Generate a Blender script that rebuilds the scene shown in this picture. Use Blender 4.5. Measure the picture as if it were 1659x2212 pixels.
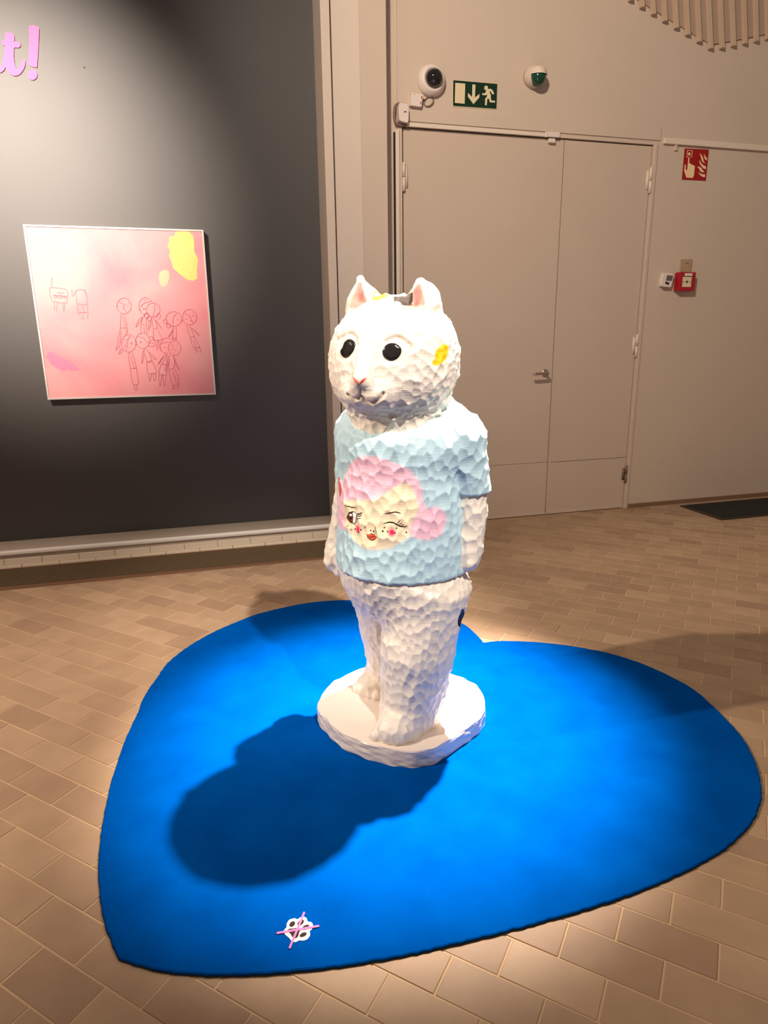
import bpy, bmesh, math, random
import numpy as np
from mathutils import Vector, Matrix, kdtree
from mathutils.bvhtree import BVHTree

for _o in list(bpy.data.objects):
    bpy.data.objects.remove(_o, do_unlink=True)
scene = bpy.context.scene
COL = scene.collection
random.seed(4)
rng = np.random.default_rng(7)

# ------------------------------------------------------------------ camera
# world: X runs right along the back wall, Y towards it, Z up; metres
CAM_H = 1.25
FPX = 1402.2
PITCH, ROLL, YAW = math.radians(14.697), math.radians(0.716), math.radians(15.021)
_F = np.array([math.sin(YAW) * math.cos(PITCH), math.cos(YAW) * math.cos(PITCH), -math.sin(PITCH)])
_R = np.array([math.cos(YAW), -math.sin(YAW), 0.0])
_D = np.cross(_F, _R)
_r = math.cos(ROLL) * _R + math.sin(ROLL) * _D
_d = -math.sin(ROLL) * _R + math.cos(ROLL) * _D
cam_data = bpy.data.cameras.new('camera')
cam = bpy.data.objects.new('camera', cam_data)
COL.objects.link(cam)
cam_data.sensor_fit = 'VERTICAL'
cam_data.sensor_height = 24.0
cam_data.sensor_width = 18.0
cam_data.lens = FPX / 2212.0 * 24.0
cam_data.clip_start = 0.02
cam.matrix_world = Matrix(((_r[0], -_d[0], -_F[0], 0), (_r[1], -_d[1], -_F[1], 0), (_r[2], -_d[2], -_F[2], CAM_H), (0, 0, 0, 1)))
scene.camera = cam


def _ray(x, y):
    u, v = (x - 829.5) / FPX, (y - 1106.0) / FPX
    return u * _r + v * _d + _F


def on_wall(x, y, Y):
    """world X, Z of a measured photo point that lies on the plane at depth Y"""
    d = _ray(x, y)
    t = Y / d[1]
    return (t * d[0], CAM_H + t * d[2])


def on_floor(x, y, z=0.0):
    d = _ray(x, y)
    t = (z - CAM_H) / d[2]
    return (t * d[0], t * d[1])


# ------------------------------------------------------------------ world, lights, exposure
world = bpy.data.worlds.new('room_ambient')
scene.world = world
world.use_nodes = True
world.node_tree.nodes['Background'].inputs[0].default_value = (1.0, 0.80, 0.66, 1)
world.node_tree.nodes['Background'].inputs[1].default_value = 0.20

WARM = (1.0, 0.85, 0.71)


def spot(name, loc, target, watts, angle, blend, radius, color=WARM):
    l = bpy.data.lights.new(name, 'SPOT')
    l.energy = watts
    l.spot_size = math.radians(angle)
    l.spot_blend = blend
    l.shadow_soft_size = radius
    l.color = color
    o = bpy.data.objects.new(name, l)
    COL.objects.link(o)
    o.location = loc
    o.rotation_euler = (Vector(target) - Vector(loc)).to_track_quat('-Z', 'Y').to_euler()
    return o


# track spots over the sculpture
spot('track_spot_behind', (1.81, 2.68, 4.6), (0.61, 1.90, 0.20), 6500, 23.0, 1.0, 0.05, (1.0, 0.90, 0.80))
spot('track_spot_front', (1.00, -1.06, 4.6), (0.50, 1.95, 1.10), 1500, 22, 1.0, 0.06, (1.0, 0.91, 0.82))
spot('track_spot_side', (-3.1, 1.87, 3.4), (1.5, 1.88, 0.40), 820, 38, 0.9, 0.05, (1.0, 0.85, 0.70))
# picture light on the charcoal wall
spot('track_spot_picture', (-1.5, 1.2, 3.3), (-0.95, 4.25, 2.12), 1650, 44, 1.0, 0.05, (1.0, 0.86, 0.73))
# general lighting of the hall and an added fill
spot('hall_fill_right', (2.8, 0.3, 4.1), (2.0, 1.0, 0.0), 150, 80, 1.0, 0.30)  # unseen lamp added to brighten the floor at the front right
spot('hall_spot_door', (-0.5, 0.7, 4.1), (2.8, 4.1, 2.3), 640, 74, 1.0, 0.12)
spot('hall_spot_left', (-2.4, 1.2, 4.1), (-1.4, 2.35, 0.0), 950, 49, 1.0, 0.30)

vs = scene.view_settings
vs.view_transform = 'Standard'
vs.look = 'None'
vs.gamma = 1.0
vs.exposure = 0.0
vs.use_curve_mapping = False


# ------------------------------------------------------------------ materials
def lin(c):
    return tuple(((v / 255.0) / 12.92 if v / 255.0 <= 0.04045 else ((v / 255.0 + 0.055) / 1.055) ** 2.4) for v in c)


class NT:
    def __init__(self, name):
        self.m = bpy.data.materials.new(name)
        self.m.use_nodes = True
        self.t = self.m.node_tree
        self.b = self.t.nodes['Principled BSDF']

    def n(self, kind, **kw):
        nd = self.t.nodes.new(kind)
        for k, v in kw.items():
            if k.startswith('i_'):
                nd.inputs[k[2:].replace('_', ' ')].default_value = v
            else:
                setattr(nd, k, v)
        return nd

    def l(self, a, b):
        self.t.links.new(a, b)


def mat(name, color, rough=0.6, metal=0.0, var=0.06, scale=8.0, bump=0.0, bscale=120.0, coat=0.0, spec=0.5, sheen=0.0):
    """plain colour with a light noise variation and optional fine bump"""
    k = NT(name)
    col = tuple(color)
    tc = k.n('ShaderNodeTexCoord')
    nz = k.n('ShaderNodeTexNoise', i_Scale=scale, i_Detail=4.0)
    k.l(tc.outputs['Object'], nz.inputs['Vector'])
    mx = k.n('ShaderNodeMix', data_type='RGBA')
    mx.inputs[6].default_value = tuple(c * (1 - var) for c in col) + (1,)
    mx.inputs[7].default_value = tuple(min(1, c * (1 + var)) for c in col) + (1,)
    k.l(nz.outputs['Fac'], mx.inputs[0])
    k.l(mx.outputs[2], k.b.inputs['Base Color'])
    k.b.inputs['Roughness'].default_value = rough
    k.b.inputs['Metallic'].default_value = metal
    k.b.inputs['Coat Weight'].default_value = coat
    k.b.inputs['Specular IOR Level'].default_value = spec
    if sheen:
        k.b.inputs['Sheen Weight'].default_value = sheen
    if bump:
        n2 = k.n('ShaderNodeTexNoise', i_Scale=bscale, i_Detail=3.0)
        k.l(tc.outputs['Object'], n2.inputs['Vector'])
        bp = k.n('ShaderNodeBump', i_Strength=bump, i_Distance=0.002)
        k.l(n2.outputs['Fac'], bp.inputs['Height'])
        k.l(bp.outputs['Normal'], k.b.inputs['Normal'])
    return k.m


M = {}
M['wall'] = mat('wall_paint', lin((206, 186, 166)), 0.75, var=0.03, scale=3, bump=0.15, bscale=90)
M['door'] = mat('door_paint', lin((203, 182, 162)), 0.55, var=0.03, scale=4, bump=0.05)
M['casing'] = mat('casing_paint', lin((218, 200, 182)), 0.6, var=0.03, scale=4)
M['trim_white'] = mat('white_trim', lin((226, 208, 188)), 0.45, var=0.03)
M['strip'] = mat('ledge_strip', lin((250, 240, 228)), 0.4, var=0.02)
M['charcoal'] = mat('charcoal_wall_paint', lin((59, 53, 50)), 0.58, var=0.05, scale=5, bump=0.12, bscale=150, spec=1.0)
M['dark_gap'] = mat('dark_gap', (0.012, 0.009, 0.007), 0.9)
M['grout'] = mat('grout', lin((196, 162, 126)), 0.85, var=0.18, scale=3)
M['skirting'] = mat('skirting_tile', lin((128, 98, 72)), 0.6)
M['upstand'] = mat('upstand_tile', lin((238, 218, 192)), 0.35, var=0.05)
M['upgrout'] = mat('upstand_grout', lin((245, 230, 205)), 0.8)
M['grille'] = mat('bronze_slat', lin((170, 136, 86)), 0.4, metal=0.3, var=0.1, scale=3)
M['grille_frame'] = mat('bronze_frame', lin((128, 92, 66)), 0.5, metal=0.3)
M['rug_back'] = mat('rug_backing', (0.006, 0.008, 0.014), 0.9)
M['white_plastic'] = mat('white_plastic', lin((228, 212, 200)), 0.4, var=0.02)
M['black_plastic'] = mat('black_plastic', (0.008, 0.007, 0.007), 0.35)
M['smoked'] = mat('smoked_dome', (0.006, 0.004, 0.005), 0.05, coat=1.0)
M['green_lens'] = mat('green_lens', (0.0, 0.05, 0.028), 0.15, coat=0.6)
M['green_sign'] = mat('sign_green', (0.007, 0.028, 0.013), 0.7, spec=0.2)
M['sign_cream'] = mat('sign_cream', lin((226, 208, 168)), 0.5, var=0.03)
M['red_sign'] = mat('sign_red', lin((160, 6, 12)), 0.5, var=0.04)
M['sign_yellow'] = mat('sign_buff', lin((245, 214, 160)), 0.5, var=0.04)
M['red_box'] = mat('red_box', lin((170, 22, 38)), 0.4, var=0.05)
M['beige_plate'] = mat('beige_plate', lin((178, 150, 118)), 0.5)
M['grey_screen'] = mat('grey_screen', lin((110, 92, 90)), 0.3)
M['red_mark'] = mat('red_mark', (0.35, 0.01, 0.015), 0.5)
M['cable'] = mat('grey_cable', lin((122, 100, 80)), 0.5)
M['steel'] = mat('brushed_steel', lin((205, 190, 180)), 0.25, metal=1.0, var=0.03)
M['mat_black'] = mat('doormat_pile', (0.006, 0.004, 0.003), 0.95, bump=0.5, bscale=250)
M['mat_edge'] = mat('doormat_edge', lin((52, 40, 26)), 0.8)
M['frame_silver'] = mat('frame_silver', lin((240, 228, 220)), 0.3, metal=0.3, var=0.02)
M['letters'] = mat('letter_pink', lin((248, 92, 150)), 0.6, var=0.03)
M['line_red'] = mat('drawn_line', lin((192, 98, 112)), 0.8)
M['line_faint'] = mat('drawn_line_faint', lin((222, 128, 132)), 0.8)
M['yellow_paint'] = mat('yellow_paint', lin((240, 216, 130)), 0.9, var=0.12, scale=14)
M['peach_paint'] = mat('peach_paint', lin((255, 196, 160)), 0.8, var=0.04)
M['rose_paint'] = mat('rose_paint', lin((242, 130, 160)), 0.7, var=0.1, scale=20)
M['paw_white'] = mat('sticker_white', lin((255, 246, 234)), 0.5, var=0.01)
M['paw_brown'] = mat('sticker_brown', lin((48, 28, 22)), 0.6, spec=0.2)
M['paw_pink'] = mat('sticker_pink', lin((240, 110, 170)), 0.5, var=0.03)
M['eye_black'] = mat('eye_lacquer', (0.012, 0.009, 0.008), 0.12, coat=1.0, var=0.5, scale=60, bump=0.6, bscale=45)
M['ink'] = mat('ink_brown', lin((58, 26, 14)), 0.5, var=0.1)
M['ink_black'] = mat('ink_black', (0.008, 0.004, 0.003), 0.4)
M['iris'] = mat('iris_brown', lin((112, 58, 36)), 0.5, var=0.1)
M['lip'] = mat('lip_red', lin((232, 92, 64)), 0.5, var=0.08)
M['eye_white'] = mat('eye_white', lin((255, 252, 246)), 0.5, var=0.01)
M['nostril'] = mat('nostril_red', lin((170, 66, 60)), 0.6)
M['slat_white'] = mat('slat_paint', lin((200, 172, 146)), 0.6)
M['slat_back'] = mat('slat_backing', lin((172, 148, 128)), 0.7)


def tile_material():
    k = NT('floor_tile_clay')
    oi = k.n('ShaderNodeObjectInfo')
    ge = k.n('ShaderNodeNewGeometry')
    ad = k.n('ShaderNodeMath', operation='ADD')
    k.l(oi.outputs['Random'], ad.inputs[0])
    k.l(ge.outputs['Random Per Island'], ad.inputs[1])
    fr = k.n('ShaderNodeMath', operation='FRACT')
    k.l(ad.outputs[0], fr.inputs[0])
    cr = k.n('ShaderNodeValToRGB')
    e = cr.color_ramp.elements
    e[0].position = 0.0
    e[0].color = lin((160, 130, 104)) + (1,)
    e[1].position = 1.0
    e[1].color = lin((182, 152, 122)) + (1,)
    a = cr.color_ramp.elements.new(0.25)
    a.color = lin((168, 138, 110)) + (1,)
    a = cr.color_ramp.elements.new(0.7)
    a.color = lin((174, 144, 114)) + (1,)
    k.l(fr.outputs[0], cr.inputs[0])
    nz = k.n('ShaderNodeTexNoise', i_Scale=9.0, i_Detail=5.0)
    k.l(ge.outputs['Position'], nz.inputs['Vector'])
    mx = k.n('ShaderNodeMix', data_type='RGBA', blend_type='MULTIPLY')
    mx.inputs[0].default_value = 0.35
    k.l(cr.outputs[0], mx.inputs[6])
    c2 = k.n('ShaderNodeValToRGB')
    c2.color_ramp.elements[0].position = 0.3
    c2.color_ramp.elements[0].color = (0.62, 0.58, 0.54, 1)
    c2.color_ramp.elements[1].position = 0.7
    k.l(nz.outputs['Fac'], c2.inputs[0])
    k.l(c2.outputs[0], mx.inputs[7])
    k.l(mx.outputs[2], k.b.inputs['Base Color'])
    k.b.inputs['Roughness'].default_value = 0.5
    k.b.inputs['Specular IOR Level'].default_value = 0.4
    n2 = k.n('ShaderNodeTexNoise', i_Scale=60.0, i_Detail=4.0)
    k.l(ge.outputs['Position'], n2.inputs['Vector'])
    bp = k.n('ShaderNodeBump', i_Strength=0.25, i_Distance=0.002)
    k.l(n2.outputs['Fac'], bp.inputs['Height'])
    k.l(bp.outputs['Normal'], k.b.inputs['Normal'])
    return k.m


M['tile'] = tile_material()


def rug_material():
    k = NT('rug_blue_pile')
    tc = k.n('ShaderNodeTexCoord')
    n1 = k.n('ShaderNodeTexNoise', i_Scale=7.0, i_Detail=6.0)
    n2 = k.n('ShaderNodeTexNoise', i_Scale=420.0, i_Detail=3.0)
    k.l(tc.outputs['Object'], n1.inputs['Vector'])
    k.l(tc.outputs['Object'], n2.inputs['Vector'])
    cr = k.n('ShaderNodeValToRGB')
    cr.color_ramp.elements[0].position = 0.3
    cr.color_ramp.elements[0].color = (0.0, 0.062, 0.31, 1)
    cr.color_ramp.elements[1].position = 0.7
    cr.color_ramp.elements[1].color = (0.0, 0.080, 0.38, 1)
    k.l(n1.outputs['Fac'], cr.inputs[0])
    mx = k.n('ShaderNodeMix', data_type='RGBA', blend_type='MULTIPLY')
    mx.inputs[0].default_value = 0.5
    k.l(cr.outputs[0], mx.inputs[6])
    c2 = k.n('ShaderNodeValToRGB')
    c2.color_ramp.elements[0].color = (0.45, 0.45, 0.45, 1)
    c2.color_ramp.elements[1].position = 0.6
    k.l(n2.outputs['Fac'], c2.inputs[0])
    k.l(c2.outputs[0], mx.inputs[7])
    k.l(mx.outputs[2], k.b.inputs['Base Color'])
    k.b.inputs['Roughness'].default_value = 1.0
    k.b.inputs['Specular IOR Level'].default_value = 0.0
    bp = k.n('ShaderNodeBump', i_Strength=0.7, i_Distance=0.003)
    k.l(n2.outputs['Fac'], bp.inputs['Height'])
    k.l(bp.outputs['Normal'], k.b.inputs['Normal'])
    return k.m


M['rug'] = rug_material()


def canvas_material():
    k = NT('pink_canvas')
    tc = k.n('ShaderNodeTexCoord')
    n1 = k.n('ShaderNodeTexNoise', i_Scale=2.2, i_Detail=4.0, i_Distortion=0.6)
    k.l(tc.outputs['Object'], n1.inputs['Vector'])
    cr = k.n('ShaderNodeValToRGB')
    cr.color_ramp.elements[0].position = 0.32
    cr.color_ramp.elements[0].color = lin((238, 144, 152)) + (1,)
    cr.color_ramp.elements[1].position = 0.72
    cr.color_ramp.elements[1].color = lin((238, 178, 176)) + (1,)
    k.l(n1.outputs['Fac'], cr.inputs[0])
    k.l(cr.outputs[0], k.b.inputs['Base Color'])
    k.b.inputs['Roughness'].default_value = 0.9
    k.b.inputs['Specular IOR Level'].default_value = 0.1
    return k.m


M['canvas'] = canvas_material()


def carved_material(name):
    """painted carved wood: colour comes from the paint attribute, fine tool scratches in the bump"""
    k = NT(name)
    at = k.n('ShaderNodeAttribute', attribute_name='paint')
    tc = k.n('ShaderNodeTexCoord')
    mp = k.n('ShaderNodeMapping')
    mp.inputs['Scale'].default_value = (18, 18, 240)
    k.l(tc.outputs['Object'], mp.inputs['Vector'])
    nz = k.n('ShaderNodeTexNoise', i_Scale=1.0, i_Detail=4.0, i_Distortion=1.5)
    k.l(mp.outputs[0], nz.inputs['Vector'])
    n2 = k.n('ShaderNodeTexNoise', i_Scale=40.0, i_Detail=4.0)
    k.l(tc.outputs['Object'], n2.inputs['Vector'])
    mx = k.n('ShaderNodeMix', data_type='RGBA', blend_type='MULTIPLY')
    mx.inputs[0].default_value = 0.10
    k.l(at.outputs['Color'], mx.inputs[6])
    k.l(n2.outputs['Fac'], mx.inputs[7])
    k.l(mx.outputs[2], k.b.inputs['Base Color'])
    k.b.inputs['Roughness'].default_value = 0.42
    k.b.inputs['Specular IOR Level'].default_value = 0.4
    bp = k.n('ShaderNodeBump', i_Strength=0.45, i_Distance=0.002)
    k.l(nz.outputs['Fac'], bp.inputs['Height'])
    k.l(bp.outputs['Normal'], k.b.inputs['Normal'])
    return k.m


M['carved'] = carved_material('carved_painted_wood')
M['plinth'] = mat('plinth_white', lin((232, 216, 204)), 0.30, var=0.06, scale=12, bump=0.6, bscale=55)


# ------------------------------------------------------------------ geometry helpers
def link_mesh(name, me, m, parent=None):
    o = bpy.data.objects.new(name, me)
    COL.objects.link(o)
    if m is not None:
        me.materials.append(m)
    if parent is not None:
        o.parent = parent
        o.matrix_parent_inverse = Matrix.Translation(-parent_loc(parent))
    return o


def parent_loc(p):
    v = Vector((0, 0, 0))
    while p is not None:
        v += p.location
        p = p.parent
        if p is not None:
            v += Vector((0, 0, 0))
    return v


def from_bm(name, bm, m, parent=None, smooth=False):
    me = bpy.data.meshes.new(name)
    bmesh.ops.recalc_face_normals(bm, faces=bm.faces[:])
    bm.to_mesh(me)
    bm.free()
    if smooth:
        for p in me.polygons:
            p.use_smooth = True
    return link_raw(name, me, m, parent)


def link_raw(name, me, m, parent=None):
    """mesh given in the parent's own coordinates (world when the parent stands at the origin)"""
    o = bpy.data.objects.new(name, me)
    COL.objects.link(o)
    if m is not None and not me.materials:
        me.materials.append(m)
    if parent is not None:
        o.parent = parent
    return o


def tag(o, label, cat, group=None, kind=None):
    if label:
        o['label'] = label
    if cat:
        o['category'] = cat
    if group:
        o['group'] = group
    if kind:
        o['kind'] = kind
    return o


def thing(name, label, cat, loc=(0, 0, 0), rz=0.0, group=None):
    o = bpy.data.objects.new(name, None)
    COL.objects.link(o)
    o.empty_display_size = 0.1
    o.location = loc
    o.rotation_euler = (0, 0, rz)
    return tag(o, label, cat, group)


def structure(o, label=None):
    o['kind'] = 'structure'
    if label:
        o['label'] = label
    return o


def box(bm, x0, x1, y0, y1, z0, z1, bevel=0.0):
    r = bmesh.ops.create_cube(bm, size=1.0)
    vs_ = r['verts']
    for v in vs_:
        v.co = Vector(((x0 + x1) / 2 + v.co.x * (x1 - x0), (y0 + y1) / 2 + v.co.y * (y1 - y0), (z0 + z1) / 2 + v.co.z * (z1 - z0)))
    if bevel:
        es = set()
        for v in vs_:
            es.update(v.link_edges)
        bmesh.ops.bevel(bm, geom=list(es), offset=bevel, segments=2, affect='EDGES', profile=0.5)


def boxobj(name, b, m, parent=None, bevel=0.0):
    bm = bmesh.new()
    off = parent.location if parent is not None else Vector((0, 0, 0))
    box(bm, b[0] - off.x, b[1] - off.x, b[2] - off.y, b[3] - off.y, b[4] - off.z, b[5] - off.z, bevel)
    return from_bm(name, bm, m, parent)


def wall_poly(bm, pts, y_front, y_back):
    """closed outline in X,Z extruded from y_front to y_back"""
    a = [bm.verts.new((p[0], y_front, p[1])) for p in pts]
    b = [bm.verts.new((p[0], y_back, p[1])) for p in pts]
    n = len(pts)
    bm.faces.new(a)
    bm.faces.new(b[::-1])
    for i in range(n):
        bm.faces.new((a[i], b[i], b[(i + 1) % n], a[(i + 1) % n]))


def wall_shape(name, pts, y_front, y_back, m, parent=None):
    off = parent.location if parent is not None else Vector((0, 0, 0))
    bm = bmesh.new()
    wall_poly(bm, [(p[0] - off.x, p[1] - off.z) for p in pts], y_front - off.y, y_back - off.y)
    return from_bm(name, bm, m, parent)


def floor_poly(bm, pts, z0, z1):
    a = [bm.verts.new((p[0], p[1], z1)) for p in pts]
    b = [bm.verts.new((p[0], p[1], z0)) for p in pts]
    n = len(pts)
    bm.faces.new(a)
    bm.faces.new(b[::-1])
    for i in range(n):
        bm.faces.new((a[i], b[i], b[(i + 1) % n], a[(i + 1) % n]))


def tube(bm, path, rad, seg=8, closed=False):
    path = [Vector(p) for p in path]
    n = len(path)
    rings = []
    up = Vector((0.13, 0.21, 0.97)).normalized()
    for i, p in enumerate(path):
        if closed:
            t = path[(i + 1) % n] - path[i - 1]
        else:
            t = path[min(i + 1, n - 1)] - path[max(i - 1, 0)]
        t.normalize()
        s = t.cross(up)
        if s.length < 1e-3:
            s = t.cross(Vector((1, 0, 0)))
        s.normalize()
        w = s.cross(t)
        rr = rad[i] if isinstance(rad, (list, tuple)) else rad
        rings.append([bm.verts.new(p + (s * math.cos(2 * math.pi * k / seg) + w * math.sin(2 * math.pi * k / seg)) * rr) for k in range(seg)])
    m_ = n if closed else n - 1
    for i in range(m_):
        A, B = rings[i], rings[(i + 1) % n]
        for k in range(seg):
            bm.faces.new((A[k], A[(k + 1) % seg], B[(k + 1) % seg], B[k]))
    if not closed:
        bm.faces.new(rings[0][::-1])
        bm.faces.new(rings[-1])


def smooth_closed(pts, sub=4):
    """closed Catmull-Rom"""
    n = len(pts)
    out = []
    for i in range(n):
        p0, p1, p2, p3 = (np.array(pts[(i + k) % n], float) for k in (-1, 0, 1, 2))
        for j in range(sub):
            t = j / sub
            out.append(tuple(0.5 * ((2 * p1) + (-p0 + p2) * t + (2 * p0 - 5 * p1 + 4 * p2 - p3) * t * t + (-p0 + 3 * p1 - 3 * p2 + p3) * t ** 3)))
    return out


def smooth_open(pts, sub=4):
    n = len(pts)
    out = []
    for i in range(n - 1):
        p0, p1, p2, p3 = (np.array(pts[min(max(i + k, 0), n - 1)], float) for k in (-1, 0, 1, 2))
        for j in range(sub):
            t = j / sub
            out.append(tuple(0.5 * ((2 * p1) + (-p0 + p2) * t + (2 * p0 - 5 * p1 + 4 * p2 - p3) * t * t + (-p0 + 3 * p1 - 3 * p2 + p3) * t ** 3)))
    out.append(tuple(np.array(pts[-1], float)))
    return out


def lathe_y(bm, prof, cx, cy, cz, seg=32):
    """profile (radius, y offset) turned about an axis parallel to Y"""
    rings = []
    for r, y in prof:
        if r < 1e-6:
            rings.append([bm.verts.new((cx, cy + y, cz))])
        else:
            rings.append([bm.verts.new((cx + r * math.cos(2 * math.pi * k / seg), cy + y, cz + r * math.sin(2 * math.pi * k / seg))) for k in range(seg)])
    for A, B in zip(rings[:-1], rings[1:]):
        for k in range(seg):
            a0, a1 = A[k % len(A)], A[(k + 1) % len(A)]
            b0, b1 = B[k % len(B)], B[(k + 1) % len(B)]
            f = [a0, a1, b1, b0]
            f = [v for i, v in enumerate(f) if v not in f[:i]]
            if len(f) > 2:
                bm.faces.new(f)


# ------------------------------------------------------------------ setting: walls
W = 4.155          # front of the door wall
YB = 4.25          # charcoal board
DX0, DX1, DXM, DZ = 1.268, 3.002, 2.351, 2.489

bm = bmesh.new()
box(bm, 0.82, 1.228, W + 0.012, W + 0.2, -0.02, 4.3)
box(bm, 1.228, DX0 - 0.012, W, W + 0.2, -0.02, 4.3)
box(bm, DX0 - 0.012, DX1 + 0.006, W, W + 0.2, DZ + 0.008, 4.3)
box(bm, DX1 + 0.006, 7.0, W, W + 0.2, -0.02, 4.3)
structure(from_bm('wall_back', bm, M['wall']), 'beige painted wall around the double door')
structure(boxobj('trim_1', (DX0 - 0.1, DX1 + 0.1, W + 0.075, W + 0.09, -0.02, DZ + 0.1), M['dark_gap']), 'dark rebate behind the door leaves')

# casing steps between window and door, light bands put in as two paint tones
structure(boxobj('trim_2', (0.818, 0.975, 4.035, W + 0.1, -0.02, 4.3), M['casing']), 'pale casing board beside the charcoal wall')
structure(boxobj('trim_3', (0.975, 1.13, 4.038, W + 0.1, -0.02, 4.3), M['wall']), 'second pale casing board nearer the door')

# window niche closed by the charcoal board
structure(boxobj('wall_left', (-5.0, 0.757, YB, YB + 0.05, 0.06, 4.3), M['charcoal']), 'charcoal painted exhibition wall board')
structure(boxobj('trim_4', (0.757, 0.808, 4.02, YB + 0.05, -0.02, 4.3), M['casing'], bevel=0.004), 'pale upright frame beside the charcoal wall')
sill = boxobj('trim_5', (-5.0, 0.757, 4.03, YB + 0.02, 0.058, 0.102), M['wall'])
structure(sill, 'pale ledge under the charcoal wall')
boxobj('front_strip', (-5.0, 0.757, 4.008, 4.034, 0.080, 0.108), M['strip'], sill, bevel=0.009)

# tiled upstand under the ledge
bm = bmesh.new()
box(bm, -5.0, 0.80, 4.0335, 4.25, -0.02, 0.0575)
up = structure(from_bm('baseboard_left', bm, M['upgrout']), 'pale tiled upstand under the ledge')
bm = bmesh.new()
box(bm, -0.0993, 0.0993, -0.008, 0.008, -0.0195, 0.0190, 0.0025)
me_up = bpy.data.meshes.new('upstand_tile')
bm.to_mesh(me_up)
bm.free()
me_up.materials.append(M['upstand'])
bm = bmesh.new()
box(bm, -0.0993, 0.0993, -0.010, 0.010, -0.0085, 0.0092, 0.0025)
me_up2 = bpy.data.meshes.new('upstand_foot_tile')
bm.to_mesh(me_up2)
bm.free()
me_up2.materials.append(M['upstand'])
x = 0.70
i = 0
while x > -2.2:
    o = link_raw('upstand_tile', me_up, None, up)
    o.location = (x - 0.0, 4.030 + random.uniform(-0.0006, 0.0006), 0.038)
    o = link_raw('upstand_foot_tile', me_up2, None, up)
    o.location = (x - 0.11, 4.026 + random.uniform(-0.0006, 0.0006), 0.0085)
    x -= 0.2005
    i += 1

# skirting right of the door
structure(boxobj('baseboard_right', (DX1 + 0.035, 7.0, W - 0.010, W + 0.01, -0.01, 0.030), M['skirting'], bevel=0.002), 'low brown tile skirting right of the door')

# ------------------------------------------------------------------ door
door = thing('door_1', 'beige double door with a wide and a narrow leaf', None)
structure(door)
bm = bmesh.new()
box(bm, DX0, DXM - 0.003, W + 0.012, W + 0.06, 0.394, DZ, 0.002)
leaf = from_bm('leaf', bm, M['door'], door)
leaf['label'] = 'wide left leaf of the beige double door'
boxobj('kick_panel', (DX0, DXM - 0.003, W + 0.012, W + 0.06, 0.012, 0.392), M['door'], leaf, 0.001)
boxobj('bottom_seal', (DX0, DXM - 0.003, W + 0.006, W + 0.05, 0.004, 0.020), M['door'], leaf, 0.001)
bm = bmesh.new()
box(bm, DXM + 0.003, DX1, W + 0.012, W + 0.06, 0.3915, DZ, 0.002)
leaf2 = from_bm('leaf', bm, M['door'], door)
leaf2['label'] = 'narrow right leaf of the beige double door'
boxobj('kick_panel', (DXM + 0.003, DX1, W + 0.012, W + 0.06, 0.012, 0.3885), M['door'], leaf2, 0.001)
boxobj('bottom_seal', (DXM + 0.003, DX1, W + 0.006, W + 0.05, 0.004, 0.022), M['door'], leaf2, 0.001)
boxobj('cover_strip', (DXM + 0.004, DXM + 0.022, W + 0.010, W + 0.012, 0.012, DZ), M['door'], leaf2)
boxobj('jamb', (1.213, 1.236, W - 0.012, W + 0.012, 0.0, 2.472), M['trim_white'], door, 0.002)
boxobj('jamb_gap', (1.2045, 1.2128, W - 0.003, W + 0.012, 0.0, 2.46), M['dark_gap'], door)
boxobj('jamb', (DX1 + 0.012, DX1 + 0.034, W - 0.008, W + 0.01, 0.0, 2.50), M['door'], door, 0.002)
boxobj('head_casing', (1.30, 3.05, W - 0.008, W + 0.01, 2.522, 2.598), M['wall'], door, 0.002)
for hx, hz0, hz1, sgn in ((DX0 - 0.001, 2.14, 2.30, 1), (DX1 + 0.002, 2.20, 2.36, -1), (DX1 + 0.002, 1.12, 1.28, -1), (DX1 + 0.002, 0.20, 0.33, -1), (DX0 - 0.001, 0.20, 0.33, 1)):
    bm = bmesh.new()
    tube(bm, [(hx, W + 0.002, hz0), (hx, W + 0.002, (hz0 + hz1) / 2 - 0.002)], 0.009, 10)
    tube(bm, [(hx, W + 0.002, (hz0 + hz1) / 2 + 0.002), (hx, W + 0.002, hz1)], 0.009, 10)
    box(bm, hx + 0.002 * sgn, hx + 0.028 * sgn, W + 0.008, W + 0.0125, hz0 + 0.02, hz1 - 0.02)
    from_bm('hinge', bm, M['trim_white'] if hz0 > 1 else M['cable'], door, True)
# lever handle
hd = bmesh.new()
HX, HZ = 2.290, 1.026
lathe_y(hd, [(0, -0.0), (0.026, 0.0), (0.027, -0.004), (0.024, -0.010), (0.012, -0.012), (0.0, -0.012)], HX, W + 0.012, HZ, 28)
rose = from_bm('handle_rose', hd, M['steel'], leaf, True)
hd = bmesh.new()
tube(hd, smooth_open([(HX, W + 0.004, HZ), (HX, W - 0.030, HZ), (HX - 0.006, W - 0.047, HZ), (HX - 0.03, W - 0.052, HZ), (HX - 0.12, W - 0.052, HZ - 0.002)], 5), 0.0095, 12)
from_bm('handle', hd, M['steel'], leaf, True)

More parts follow.
